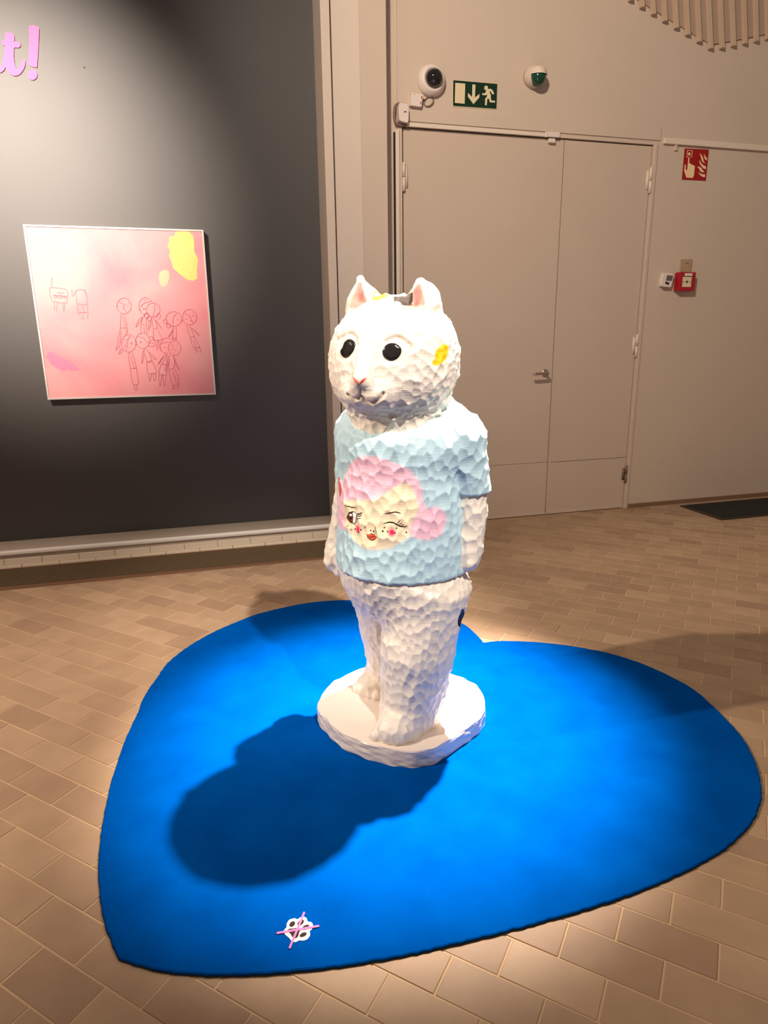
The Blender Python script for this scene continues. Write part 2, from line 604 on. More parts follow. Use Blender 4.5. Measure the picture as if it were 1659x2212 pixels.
# cable duct above the wide leaf, with its contact box
duct = thing('cable_duct', 'thin white cable duct running above the wide door leaf', 'cable duct', (1.8, W, 2.492))
boxobj('duct', (1.283, 2.205, W - 0.014, W, 2.4925, 2.516), M['trim_white'], duct, 0.002)
boxobj('end_cap', (2.200, 2.213, W - 0.017, W, 2.490, 2.520), M['white_plastic'], duct, 0.002)
con = thing('door_contact', 'small white door contact at the end of the duct above the door', 'door contact', (2.26, W, 2.48))
boxobj('upper_part', (2.216, 2.300, W - 0.018, W, 2.492, 2.522), M['white_plastic'], con, 0.004)
boxobj('lower_part', (2.228, 2.272, W - 0.012, W + 0.012, 2.462, 2.4865), M['white_plastic'], con, 0.003)
d2 = thing('cable_duct', 'white cable duct on the wall right of the door above the red sign', 'cable duct', (4, W, 2.50))
boxobj('duct', (3.073, 7.0, W - 0.02, W, 2.503, 2.540), M['trim_white'], d2, 0.003)
boxobj('outlet_stub', (3.162, 3.182, W - 0.014, W, 2.468, 2.503), M['wall'], d2, 0.002)


def wp(pts, org, sc, Y=W):
    return [on_wall(org[0] + p[0] / sc, org[1] + p[1] / sc, Y) for p in pts]


# white detector at the door corner with its grey cable
E2 = (840, 200)
S2 = 10.056
sens = thing('door_sensor', 'rounded white sensor box at the upper left corner of the door', 'sensor', (1.26, W, 2.50))
pts = wp(smooth_closed([(175, 300), (270, 290), (360, 330), (380, 480), (370, 690), (300, 690), (215, 665), (175, 610)], 3), E2, S2)
wall_shape('body', pts, W - 0.045, W - 0.0005, M['white_plastic'], sens)
pts = wp([(272, 485), (285, 465), (305, 458), (328, 465), (342, 485), (305, 482)], E2, S2)
wall_shape('slot', pts, W - 0.0465, W - 0.044, M['black_plastic'], sens)
path = smooth_open([(1 * p[0], W - 0.012, p[1]) for p in wp([(300, 270), (200, 262), (130, 300), (105, 420), (105, 560), (140, 680), (220, 720), (370, 720)], E2, S2)], 4)
bm = bmesh.new()
tube(bm, path, 0.0075, 8)
tag(from_bm('grey_cable', bm, M['cable'], None, True), 'grey cable bent around the white sensor at the door corner', 'cable')

# small white alarm box with red marks and its cable loop
al = thing('alarm_box', 'small white wall box with two red marks under the dome camera', 'box', (1.32, W, 2.60))
pts = wp([(455, 45), (700, 85), (668, 350), (425, 318)], E2, S2)
wall_shape('housing', pts, W - 0.035, W - 0.0005, M['white_plastic'], al)
for q in ([(665, 122), (685, 122), (678, 178), (660, 178)], [(652, 240), (668, 240), (660, 300), (643, 300)]):
    wall_shape('red_mark', wp(q, E2, S2), W - 0.0362, W - 0.0348, M['red_mark'], al)
wall_shape('screw', wp([(505, 75), (530, 75), (530, 88), (505, 88)], E2, S2), W - 0.0360, W - 0.0348, M['cable'], al)
bm = bmesh.new()
cx_, cz_ = on_wall(840 + 860 / S2, 200 + 205 / S2, W)
ring = [(cx_ + 0.026 * math.cos(t) * 1.0 + 0.010 * math.sin(t), W - 0.006 - 0.004 * math.cos(t), cz_ + 0.026 * math.sin(t)) for t in np.linspace(0, 2 * math.pi, 28, endpoint=False)]
tube(bm, ring, 0.0035, 6, True)
p0 = wp([(695, 150), (790, 170)], E2, S2)
tube(bm, [(p0[0][0], W - 0.008, p0[0][1]), (p0[1][0], W - 0.006, p0[1][1])], 0.0035, 6)
tag(from_bm('cable_loop', bm, M['cable'], None, True), 'coiled thin cable beside the white alarm box', 'cable')

# dome camera
cx_, cz_ = on_wall(931, 176, W)
dome = thing('security_camera', 'white dome camera with dark smoked bubble on the wall', 'camera', (cx_, W, cz_))
bm = bmesh.new()
lathe_y(bm, [(0, 0), (0.085, 0.0), (0.087, -0.010), (0.082, -0.026), (0.068, -0.046), (0.056, -0.052), (0.053, -0.046), (0.0, -0.046)], 0, 0, 0, 40)
from_bm('housing', bm, M['white_plastic'], dome, True)
bm = bmesh.new()
lathe_y(bm, [(0.053, -0.044)] + [(0.053 * math.cos(t), -0.044 - 0.050 * math.sin(t)) for t in np.linspace(0.1, 1.45, 10)] + [(0, -0.0945)], 0.004, 0, 0.002, 36)
from_bm('smoked_bubble', bm, M['smoked'], dome, True)
bm = bmesh.new()
lathe_y(bm, [(0.0, -0.004), (0.007, -0.004), (0.007, -0.0), (0, 0)], 0.0, -0.02, -0.080, 12)
from_bm('screw', bm, M['cable'], dome, True)

# green beacon
cx_, cz_ = on_wall(1150, 168, W)
be = thing('wall_beacon', 'round white wall beacon with dark green lens', 'beacon', (cx_, W, cz_))
bm = bmesh.new()
lathe_y(bm, [(0, 0), (0.062, 0), (0.062, -0.02), (0.055, -0.045), (0.046, -0.055), (0, -0.055)], 0, 0, 0, 36)
from_bm('base', bm, M['wall'], be, True)
bm = bmesh.new()
prof = [(0.052 * math.cos(t), -0.04 - 0.058 * math.sin(t)) for t in np.linspace(0.0, 1.5, 9)]
lathe_y(bm, prof + [(0, -0.099)], 0.014, 0, -0.012, 32)
from_bm('green_lens', bm, M['green_lens'], be, True)
bm = bmesh.new()
prof = [(0.0575 * math.cos(t), -0.036 - 0.068 * math.sin(t)) for t in np.linspace(0.0, 1.5, 10)]
lathe_y(bm, prof + [(0, -0.1045)], 0.014, 0, -0.006, 32)
geom = bm.verts[:] + bm.edges[:] + bm.faces[:]
bmesh.ops.bisect_plane(bm, geom=geom, plane_co=(0, 0, 0.004), plane_no=(0, 0.10, -1), clear_outer=True)
from_bm('hood', bm, M['casing'], be, True)

# emergency exit sign
E5 = (820, 120)
S5 = 3.95
sx0, sz1 = on_wall(978, 174, W)
ex = thing('exit_sign', 'dark green emergency exit sign with door, arrow and running man', 'sign', (1.72, W, 2.63))
wall_shape('plate', wp([(627, 213), (1000, 245), (993, 455), (625, 430)], E5, S5), W - 0.006, W - 0.0005, M['green_sign'], ex)
wall_shape('backing', wp([(624, 207), (1004, 240), (997, 462), (622, 438)], E5, S5), W - 0.003, W - 0.0003, M['sign_cream'], ex)
shapes = {
    'door_symbol': [[(642, 236), (727, 243), (722, 415), (638, 407)]],
    'arrow_symbol': [[(788, 250), (814, 252), (810, 362), (848, 330), (846, 362), (797, 418), (749, 352), (752, 322), (785, 358)]],
    'running_man': [[(905 + 16 * math.cos(t), 280 + 20 * math.sin(t)) for t in np.linspace(0, 2 * math.pi, 16, endpoint=False)],
                    [(918, 290), (944, 287), (960, 300), (974, 328), (966, 336), (955, 330), (943, 308), (934, 312), (946, 345), (944, 365), (950, 386), (982, 390), (980, 405), (936, 402), (930, 372), (915, 372), (910, 428), (895, 426), (897, 372), (912, 352), (914, 328), (906, 342), (872, 340), (872, 326), (896, 325), (904, 306)]],
}
for nm, polys in shapes.items():
    bm = bmesh.new()
    for pl in polys:
        wall_poly(bm, [(p[0] - ex.location.x, p[1] - ex.location.z) for p in wp(pl, E5, S5)], -0.0072, -0.0055)
    from_bm(nm, bm, M['sign_cream'], ex)

# fire alarm sign
E6 = (1440, 300)
S6 = 13.825
fs = thing('fire_alarm_sign', 'red fire alarm sign with pointing hand and flames under the duct', 'sign', (3.34, W, 2.296))
wall_shape('plate', wp([(535, 290), (1250, 325), (1160, 1250), (450, 1215)], E6, S6), W - 0.004, W - 0.0005, M['red_sign'], fs)
hand = [(640, 550), (665, 555), (660, 730), (690, 735), (715, 770), (765, 775), (785, 805), (830, 810), (800, 1090), (765, 1175), (575, 1160), (510, 960), (530, 790), (545, 765), (562, 775), (555, 900), (575, 960), (605, 915)]
frame_u = [(600, 345), (760, 352), (740, 545), (705, 565), (708, 548), (728, 530), (744, 366), (612, 360), (597, 520), (612, 550), (612, 565), (585, 545)]
dot = [(663 + 36 * math.cos(t), 458 + 52 * math.sin(t)) for t in np.linspace(0, 2 * math.pi, 18, endpoint=False)]
fl = [[(975, 430), (1020, 480), (1070, 570), (1090, 670), (1140, 735), (1090, 720), (1035, 660), (1015, 560)],
      [(1105, 450), (1130, 520), (1190, 580), (1180, 655), (1130, 610), (1105, 530)],
      [(965, 640), (1000, 710), (1070, 790), (1165, 835), (1150, 910), (1080, 885), (1005, 800), (970, 710)],
      [(900, 835), (970, 838), (1030, 890), (1065, 950), (1125, 995), (1050, 1005), (990, 970), (960, 905)],
      [(930, 990), (985, 1040), (1060, 1065), (1140, 1065), (1125, 1150), (1050, 1135), (980, 1085)]]
wall_shape('hand_symbol', wp(hand, E6, S6), W - 0.0052, W - 0.0036, M['sign_yellow'], fs)
wall_shape('button_frame_symbol', wp(frame_u, E6, S6), W - 0.0052, W - 0.0036, M['sign_yellow'], fs)
wall_shape('button_symbol', wp(dot, E6, S6), W - 0.0052, W - 0.0036, M['sign_yellow'], fs)
for q in fl:
    wall_shape('flame_symbol', wp(q, E6, S6), W - 0.0052, W - 0.0036, M['sign_yellow'], fs)

# manual call point, plate above it and a small reader beside it
E7 = (1420, 540)
S7 = 13.825
YF = W - 0.055
cp = thing('fire_call_point', 'red manual fire call point box on the wall', 'call point', (3.36, W, 1.56))
pf = wp([(680, 655), (1170, 640), (1125, 1235), (640, 1245)], E7, S7, YF)
bm = bmesh.new()
xs0, xs1 = min(p[0] for p in pf), max(p[0] for p in pf)
zs0, zs1 = 1.572, 1.697
xs0, xs1 = pf[0][0] + 0.0, pf[1][0]
box(bm, xs0 - 3.36, xs1 - 3.36, YF - W, -0.001, zs0 - 1.56, zs1 - 1.56, 0.005)
from_bm('housing', bm, M['red_box'], cp)
wm = xs1 - xs0
boxobj('label_strip', (xs0 + wm * 0.30, xs0 + wm * 0.76, YF - 0.0012, YF + 0.001, zs1 - 0.026, zs1 - 0.008), M['white_plastic'], cp)
boxobj('glass_plate', (xs0 + wm * 0.20, xs0 + wm * 0.74, YF - 0.0015, YF + 0.001, zs0 + 0.026, zs1 - 0.032), M['sign_cream'], cp)
boxobj('shadow_gap', (xs0 + wm * 0.20, xs0 + wm * 0.78, YF - 0.0008, YF + 0.001, zs1 - 0.032, zs1 - 0.028), M['black_plastic'], cp)
for fx, rr in ((0.26, 0.0035), (0.46, 0.0075), (0.66, 0.0035)):
    bm = bmesh.new()
    lathe_y(bm, [(0, -0.0022), (rr, -0.0022), (rr, 0), (0, 0)], xs0 + wm * fx - 3.36, YF - W - 0.0008, 1.632 - 1.56, 14)
    from_bm('print_dot', bm, M['paw_brown'], cp)
pl = thing('wall_plate', 'small beige cover plate just above the red call point', 'plate', (3.36, W, 1.70))
q = wp([(690, 285), (1010, 275), (985, 640), (650, 640)], E7, S7)
wall_shape('plate', [q[0], q[1], (q[1][0], 1.702), (q[0][0], 1.702)], W - 0.012, W - 0.0005, M['beige_plate'], pl)
wall_shape('print_line', wp([(790, 388), (915, 384), (913, 402), (870, 412), (800, 408)], E7, S7), W - 0.0128, W - 0.0115, M['cable'], pl)
wall_shape('print_dot', wp([(895, 465), (925, 465), (925, 490), (895, 490)], E7, S7), W - 0.0128, W - 0.0115, M['cable'], pl)
rd = thing('wall_reader', 'small white wall logger with grey screen left of the call point', 'reader', (3.19, W, 1.60))
YR = W - 0.035
q = smooth_closed([(215, 700), (300, 685), (440, 690), (480, 725), (470, 850), (430, 1040), (400, 1105), (280, 1100), (150, 1080), (165, 900)], 2)
wall_shape('housing', wp(q, E7, S7, YR), YR, W - 0.0005, M['white_plastic'], rd)
wall_shape('screen', wp([(290, 755), (465, 765), (430, 925), (255, 915)], E7, S7, YR), YR - 0.0012, YR + 0.001, M['grey_screen'], rd)
for c in ((262, 980), (315, 1003)):
    wall_shape('button', wp([(c[0] + 28 * math.cos(t), c[1] + 38 * math.sin(t)) for t in np.linspace(0, 2 * math.pi, 14, endpoint=False)], E7, S7, YR), YR - 0.003, YR + 0.001, M['black_plastic'], rd)
for q in ([(215, 690), (240, 690), (215, 800), (182, 815)], [(135, 970), (155, 985), (140, 1085), (105, 1085)]):
    wall_shape('clip', wp(q, E7, S7, W - 0.02), W - 0.030, W - 0.001, M['black_plastic'], rd)

# slatted ceiling edge, upper right
YS = W - 0.005
sl = thing('slatted_panel', 'white slatted ceiling panel at the top of the door wall', 'panel', (3.4, W, 3.10))
low = [(1340, -9), (1540, 104), (1590, 98), (1659, 84)]


def low_edge(xp):
    return float(np.interp(xp, [1250, 1340, 1355, 1535, 1560, 1659, 1800], [-66, -12, 0, 108, 104, 84, 58]))


lx, lz = sl.location.x, sl.location.z
TOPZ = 4.25
pts = [on_wall(xp, low_edge(xp) - 11, YS) for xp in (1250, 1340, 1440, 1535, 1600, 1659, 1750)]
bm = bmesh.new()
wall_poly(bm, [(p[0] - lx, p[1] - lz) for p in pts] + [(pts[-1][0] - 0.2 - lx, TOPZ - lz), (pts[0][0] - 0.2 - lx, TOPZ - lz)], -0.010, -0.0005)
from_bm('backing_board', bm, M['slat_back'], sl)
for k in range(-5, 16):
    xp = 1359 + 24.6 * k
    x0, z0 = on_wall(xp, low_edge(xp) + 2, YS)
    wd = 0.0115
    lean = -0.20
    bm = bmesh.new()
    tz = TOPZ - z0
    a = [(x0 - wd, z0), (x0 + wd, z0), (x0 + wd + lean * tz, TOPZ), (x0 - wd + lean * tz, TOPZ)]
    wall_poly(bm, [(p[0] - lx, p[1] - lz) for p in a], -0.034, -0.009)
    from_bm('slat', bm, M['slat_white'], sl)

# ------------------------------------------------------------------ floor
FA = math.radians(-43.6)
TD = np.array([math.cos(FA), math.sin(FA)])
TN = np.array([-math.sin(FA), math.cos(FA)])
TL, TWD = 0.197, 0.0974
N0 = 0.626 * 1.0
T0 = -1.091
GY0 = 3.645        # near edge of the floor grille
GX1 = 0.86
bm = bmesh.new()
box(bm, -4.0, 7.2, -2.0, 4.3, -0.12, -0.0022)
floor = structure(from_bm('floor', bm, M['grout']), 'brown clay tile floor laid on the diagonal')

rug_px = [(1043.7, 1390), (1079.5, 1386.6), (1120, 1387), (1159, 1389), (1200, 1393), (1238, 1398), (1278, 1405), (1318, 1413.6), (1377, 1431.5), (1441, 1459), (1500, 1492), (1555, 1541), (1605, 1597), (1633, 1650), (1645, 1700), (1641, 1742), (1622, 1782), (1590, 1816), (1555, 1843), (1510, 1870), (1440, 1903), (1350, 1939), (1240, 1974), (1119, 2008), (985, 2041), (900, 2061), (760, 2086), (620, 2102), (506, 2108), (422, 2107), (354, 2100), (304, 2088), (262, 2076),
          (250, 2060), (226, 1998), (216, 1937.5), (212, 1863), (223, 1769), (243, 1681), (270, 1600), (297, 1541), (310.5, 1507), (337.5, 1466.7), (364.5, 1431), (405, 1399), (456, 1369), (506, 1347), (560, 1326.6), (640, 1308), (700, 1300), (757, 1298), (820, 1301), (880, 1309), (940, 1323), (985, 1342), (1008, 1354), (1024, 1368), (1040, 1384)]
rug_xy = [on_floor(p[0], p[1], 0.004) for p in rug_px]


def inside(poly, x, y):
    c = False
    n = len(poly)
    for i in range(n):
        x1, y1 = poly[i]
        x2, y2 = poly[(i + 1) % n]
        if (y1 > y) != (y2 > y) and x < (x2 - x1) * (y - y1) / (y2 - y1) + x1:
            c = not c
    return c


def to_px(x, y, z):
    c = np.array([x, y, z - CAM_H])
    w = c @ _F
    if w < 0.05:
        return None
    return (829.5 + FPX * (c @ _r) / w, 1106 + FPX * (c @ _d) / w)


def clip_y(poly, ymax):
    out = []
    n = len(poly)
    for i in range(n):
        a, b = poly[i], poly[(i + 1) % n]
        ia, ib = a[1] <= ymax, b[1] <= ymax
        if ia:
            out.append(a)
        if ia != ib:
            t = (ymax - a[1]) / (b[1] - a[1])
            out.append((a[0] + (b[0] - a[0]) * t, ymax))
    return out


def tile_faces(poly, zt):
    """bevelled tile from a convex outline: verts, faces"""
    c = np.mean(poly, axis=0)
    n = len(poly)
    V, Fc = [], []
    for z, s in ((-0.004, 0.0), (zt - 0.0012, 0.0), (zt, 0.0016)):
        for p in poly:
            d = c - np.array(p)
            L = np.linalg.norm(d) + 1e-9
            q = np.array(p) + d / L * s
            V.append((q[0], q[1], z))
    for r in range(2):
        for i in range(n):
            Fc.append((r * n + i, r * n + (i + 1) % n, (r + 1) * n + (i + 1) % n, (r + 1) * n + i))
    Fc.append(tuple(2 * n + i for i in range(n)))
    return V, Fc


g = 0.0022
whole = [(g, g), (TL - g, g), (TL - g, TWD - g), (g, TWD - g)]
wv, wf = tile_faces([(p[0] - TL / 2, p[1] - TWD / 2) for p in whole], 0.0)
me_tile = bpy.data.meshes.new('floor_tile')
me_tile.from_pydata(wv, [], wf)
me_tile.materials.append(M['tile'])

tiles = []
for j in range(-40, 80):
    n0 = N0 + j * TWD
    ph = T0 + (TL / 2 if j % 2 else 0.0)
    for i in range(-45, 45):
        t0 = ph + i * TL
        cc = TD * (t0 + TL / 2) + TN * (n0 + TWD / 2)
        if not (-3.4 < cc[0] < 6.2 and -0.6 < cc[1] < 4.4):
            continue
        poly = [tuple(TD * (t0 + p[0]) + TN * (n0 + p[1])) for p in whole]
        full = True
        if max(p[1] for p in poly) > GY0 - 0.003 and min(p[0] for p in poly) < GX1:
            poly = clip_y(poly, GY0 - 0.003)
            full = False
        elif max(p[1] for p in poly) > W - 0.002:
            poly = clip_y(poly, W - 0.002)
            full = False
        if len(poly) < 3:
            continue
        if all(inside(rug_xy, p[0], p[1]) for p in poly) and inside(rug_xy, cc[0], cc[1]):
            continue
        px = [to_px(p[0], p[1], 0) for p in poly]
        area = 0
        if all(q is not None for q in px):
            mx_, my_ = np.mean(px, axis=0)
            if any(0 <= q[0] <= 1659 and 0 <= q[1] <= 2212 for q in px):
                area = abs(sum(px[k][0] * px[(k + 1) % len(px)][1] - px[(k + 1) % len(px)][0] * px[k][1] for k in range(len(px)))) / 2
                if inside(rug_px, mx_, my_):
                    area *= 0.3
        tiles.append((area, cc, poly, full))
tiles.sort(key=lambda t: -t[0])
RV, RF = [], []
for k, (area, cc, poly, full) in enumerate(tiles):
    dz = random.uniform(-0.0009, 0.0002)
    if k < 300 and area > 0:
        if full:
            o = link_raw('floor_tile', me_tile, None, floor)
            o.location = (cc[0], cc[1], dz)
            o.rotation_euler = (random.uniform(-0.004, 0.004), random.uniform(-0.003, 0.003), FA)
        else:
            v, f_ = tile_faces([(p[0] - cc[0], p[1] - cc[1]) for p in poly], 0.0)
            me = bpy.data.meshes.new('floor_tile')
            me.from_pydata(v, [], f_)
            me.materials.append(M['tile'])
            o = link_raw('floor_tile', me, None, floor)
            o.location = (cc[0], cc[1], dz)
    else:
        v, f_ = tile_faces(poly, dz)
        b = len(RV)
        RV += v
        RF += [tuple(b + q for q in ff) for ff in f_]
me = bpy.data.meshes.new('floor_tile_field')
me.from_pydata(RV, [], RF)
o = link_raw('floor_tile_field', me, M['tile'], floor)
o['kind'] = 'stuff'

# ------------------------------------------------------------------ convector grille in the floor
gr = thing('floor_grille', 'bronze slatted convector grille in the floor under the charcoal wall', 'grille', (0, 3.85, 0))
bm = bmesh.new()
box(bm, -5.0, GX1, GY0 - 3.85, GY0 + 0.048 - 3.85, -0.002, 0.0035, 0.001)
box(bm, -5.0, GX1, 4.000 - 3.85, 4.013 - 3.85, -0.002, 0.0035, 0.001)
box(bm, GX1 - 0.03, GX1, GY0 + 0.048 - 3.85, 4.00 - 3.85, -0.002, 0.0035, 0.001)
from_bm('frame', bm, M['grille_frame'], gr)
boxobj('trench', (-5.0, GX1 - 0.03, GY0 + 0.048, 4.00, -0.0021, -0.0012), M['dark_gap'], gr)
ns = 18
for k in range(ns):
    y = GY0 + 0.056 + (3.992 - GY0 - 0.056) * k / (ns - 1)
    boxobj('slat', (-5.0, GX1 - 0.032, y - 0.0014, y + 0.0014, -0.0012, -0.0002), M['grille'], gr)

# ------------------------------------------------------------------ doormat
dm = thing('doormat', 'black doormat with dark rubber rim by the right wall', 'mat', (4.2, 3.86, 0.0))
boxobj('rim', (3.445, 5.4, 3.645, 4.072, 0.0002, 0.008), M['mat_edge'], dm, 0.003)
boxobj('pile', (3.485, 5.36, 3.675, 4.050, 0.007, 0.012), M['mat_black'], dm, 0.002)

# ------------------------------------------------------------------ heart rug
rc = np.mean(rug_xy, axis=0)
rug = thing('heart_rug', 'bright blue heart shaped rug under the cat sculpture', 'rug', (rc[0], rc[1], 0.0))
fine = []
n = len(rug_xy)
corner = {0, 32}
for i in range(n):
    p0, p1, p2, p3 = (np.array(rug_xy[(i + k) % n]) for k in (-1, 0, 1, 2))
    m1 = (p2 - p0) / 2 if i not in corner else (p2 - p1)
    m2 = (p3 - p1) / 2 if (i + 1) % n not in corner else (p2 - p1)
    seg = max(2, int(np.linalg.norm(p2 - p1) / 0.012))
    for j in range(seg):
        t = j / seg
        q = (2 * t ** 3 - 3 * t * t + 1) * p1 + (t ** 3 - 2 * t * t + t) * m1 + (-2 * t ** 3 + 3 * t * t) * p2 + (t ** 3 - t * t) * m2
        fine.append(q + rng.normal(0, 0.0008, 2))
fine = [tuple(q - rc) for q in fine]
bm = bmesh.new()
floor_poly(bm, fine, 0.0012, 0.0032)
from_bm('backing', bm, M['rug_back'], rug)
bm = bmesh.new()
pa = [(p[0] * 0.9985, p[1] * 0.9985) for p in fine]
ra = [[bm.verts.new((p[0] * s, p[1] * s, z)) for p in pa] for s, z in ((1.0, 0.0032), (1.0, 0.0075), (0.9975, 0.0095))]
for A, B in zip(ra[:-1], ra[1:]):
    for i in range(len(pa)):
        bm.faces.new((A[i], A[(i + 1) % len(pa)], B[(i + 1) % len(pa)], B[i]))
bm.faces.new(ra[2])
bm.faces.new(ra[0][::-1])
from_bm('pile', bm, M['rug'], rug)
RUGZ = 0.0095

# ------------------------------------------------------------------ paw sticker on the rug
SP = (560, 1940)
SS = 8.295


def fp(pts, z=RUGZ):
    return [on_floor(SP[0] + p[0] / SS, SP[1] + p[1] / SS, z) for p in pts]


pc = fp([(690, 590)])[0]
paw = thing('floor_sticker', 'white paw print sticker crossed out in pink on the blue rug', 'sticker', (pc[0], pc[1], RUGZ))


def sticker(name, pts, z0, z1, m):
    bm = bmesh.new()
    floor_poly(bm, [(p[0] - pc[0], p[1] - pc[1]) for p in fp(pts)], z0, z1)
    return from_bm(name, bm, m, paw)


sticker('paw_outline', smooth_closed([(630, 372), (685, 388), (740, 355), (800, 345), (850, 372), (870, 428), (930, 440), (962, 490), (945, 560), (905, 605), (912, 665), (870, 735), (800, 768), (715, 768), (655, 795), (590, 785), (535, 720), (470, 665), (442, 610), (460, 565), (490, 530), (495, 470), (540, 400)], 4), 0.0003, 0.0015, M['paw_white'])


def ellp(cx, cy, a, b, ang):
    c, s = math.cos(math.radians(ang)), math.sin(math.radians(ang))
    return [(cx + a * math.cos(t) * c - b * math.sin(t) * s, cy + a * math.cos(t) * s + b * math.sin(t) * c) for t in np.linspace(0, 2 * math.pi, 22, endpoint=False)]


for q in ((592, 477, 60, 42, -42), (743, 452, 70, 40, -38), (832, 535, 70, 38, -28), (788, 667, 68, 36, -24)):
    sticker('toe_pad', ellp(*q), 0.0013, 0.0020, M['paw_brown'])
sticker('heel_pad', smooth_closed([(505, 592), (545, 560), (620, 555), (690, 542), (735, 570), (715, 635), (695, 700), (640, 735), (600, 715), (560, 650)], 4), 0.0013, 0.0020, M['paw_brown'])
for a, b in (((330, 640), (1060, 515)), ((548, 905), (805, 280))):
    d = np.array(b, float) - a
    d /= np.linalg.norm(d)
    nn = np.array([-d[1], d[0]])
    w_ = 18
    pts = []
    for t in np.linspace(-math.pi / 2, math.pi / 2, 7):
        pts.append(tuple(np.array(b) + d * math.cos(t) * w_ + nn * math.sin(t) * w_))
    for t in np.linspace(math.pi / 2, 1.5 * math.pi, 7):
        pts.append(tuple(np.array(a) + d * math.cos(t) * w_ + nn * math.sin(t) * w_))
    sticker('cross_bar', pts, 0.0018, 0.0028 if a[0] > 400 else 0.0025, M['paw_pink'])

# ------------------------------------------------------------------ pink letters on the charcoal wall
SL = 6.381
let_t = [(75, 460), (110, 452), (180, 465), (202, 500), (200, 580), (255, 585), (288, 605), (285, 650), (255, 665), (200, 660), (195, 720), (195, 800), (205, 880), (225, 940), (250, 955), (275, 930), (288, 880), (300, 835), (325, 825), (350, 850), (352, 900), (330, 960), (290, 1020), (240, 1050), (190, 1052), (140, 1025), (105, 985), (80, 930), (60, 975), (20, 1005), (-60, 1020), (-60, 940), (0, 922), (30, 900), (48, 850), (60, 760), (75, 640), (40, 625), (25, 595), (40, 565), (72, 555)]
lo = wall_shape('wall_letter', wp(let_t, (0, 0), SL, YB), YB - 0.006, YB - 0.0003, M['letters'])
tag(lo, 'pink letter t of the wall title, cut by the left edge of the picture', 'letter', 'pink title lettering')
exm = thing('exclamation_mark', 'pink exclamation mark ending the title on the charcoal wall', 'letter', (-0.73, YB, 2.6), group='pink title lettering')
wall_shape('bar', wp([(400, 362), (460, 355), (520, 370), (545, 400), (538, 560), (526, 760), (514, 935), (460, 930), (415, 912), (396, 895), (402, 700), (408, 500)], (0, 0), SL, YB), YB - 0.006, YB - 0.0003, M['letters'], exm)
wall_shape('dot', wp([(452 + 66 * math.cos(t), 1037 + 72 * math.sin(t)) for t in np.linspace(0, 2 * math.pi, 24, endpoint=False)], (0, 0), SL, YB), YB - 0.006, YB - 0.0003, M['letters'], exm)
bm = bmesh.new()
hx, hz = on_wall(1155 / SL, 926 / SL, YB)
lathe_y(bm, [(0, -0.004), (0.005, -0.003), (0.005, 0.0), (0, 0)], hx, YB - 0.0002, hz, 12)
tag(from_bm('wall_screw', bm, M['cable'], None, True), 'tiny grey screw head beside the pink exclamation mark', 'screw')

# ------------------------------------------------------------------ pink painting
YP = 4.200
px0, px1, pz0, pz1 = -0.890, 0.060, 0.947, 1.892
pt = thing('pink_painting', 'square pink painting of small drawn figures in a thin silver frame', 'painting', ((px0 + px1) / 2, YP, pz0))
boxobj('canvas', (px0 + 0.006, px1 - 0.006, YP + 0.003, YB - 0.004, pz0 + 0.006, pz1 - 0.006), M['canvas'], pt)
fw = 0.009
for b in ((px0, px1, pz1 - fw, pz1), (px0, px1, pz0, pz0 + fw), (px0, px0 + fw, pz0 + fw, pz1 - fw), (px1 - fw, px1, pz0 + fw, pz1 - fw)):
    boxobj('frame_bar', (b[0], b[1], YP - 0.002, YB - 0.003, b[2], b[3]), M['frame_silver'], pt)
E4, S4 = (0, 460), 3.318
YC = YP + 0.003


def paint_blob(name, pts, m, dy=0.0):
    return wall_shape(name, wp(pts, E4, S4, YC), YC - 0.0010 - dy, YC + 0.001, m, pt)


paint_blob('yellow_patch', [(1258, 133), (1352, 131), (1385, 165), (1392, 215), (1392, 275), (1420, 330), (1412, 400), (1415, 470), (1385, 488), (1340, 478), (1290, 440), (1240, 395), (1228, 345), (1212, 310), (1218, 270), (1200, 235), (1214, 205), (1210, 172), (1250, 165)], M['yellow_paint'])
paint_blob('peach_patch', smooth_closed([(1150, 420), (1200, 410), (1215, 450), (1200, 510), (1165, 530), (1140, 480)], 3), M['peach_paint'])
paint_blob('rose_patch', [(345, 1000), (375, 990), (400, 1018), (440, 1030), (455, 1050), (490, 1052), (520, 1075), (540, 1100), (565, 1110), (560, 1125), (515, 1132), (480, 1118), (455, 1130), (410, 1112), (365, 1085), (345, 1050), (330, 1030)], M['rose_paint'])


def strokes(name, lines, org, sc, m, width=0.0026, sub=3):
    bm = bmesh.new()
    ox, oz = pt.location.x, pt.location.z
    for ln in lines:
        P = wp(ln, org, sc, YC)
        if len(P) > 2:
            P = smooth_open(P, sub)
        P = [np.array(p) for p in P]
        L, Rr = [], []
        for i, p in enumerate(P):
            d = P[min(i + 1, len(P) - 1)] - P[max(i - 1, 0)]
            d = d / (np.linalg.norm(d) + 1e-9)
            nn = np.array([-d[1], d[0]]) * width / 2
            L.append(bm.verts.new((p[0] + nn[0] - ox, YC - YP - 0.0014, p[1] + nn[1] - oz)))
            Rr.append(bm.verts.new((p[0] - nn[0] - ox, YC - YP - 0.0014, p[1] - nn[1] - oz)))
        for i in range(len(P) - 1):
            bm.faces.new((L[i], L[i + 1], Rr[i + 1], Rr[i]))
    return from_bm(name, bm, m, pt)


def oval(cx, cy, a, b, a0=0, a1=360, n=18, rot=0):
    c, s = math.cos(math.radians(rot)), math.sin(math.radians(rot))
    out = []
    for t in np.linspace(math.radians(a0), math.radians(a1), n):
        u, v = a * math.cos(t), b * math.sin(t)
        out.append((cx + u * c - v * s, cy + u * s + v * c))
    return out


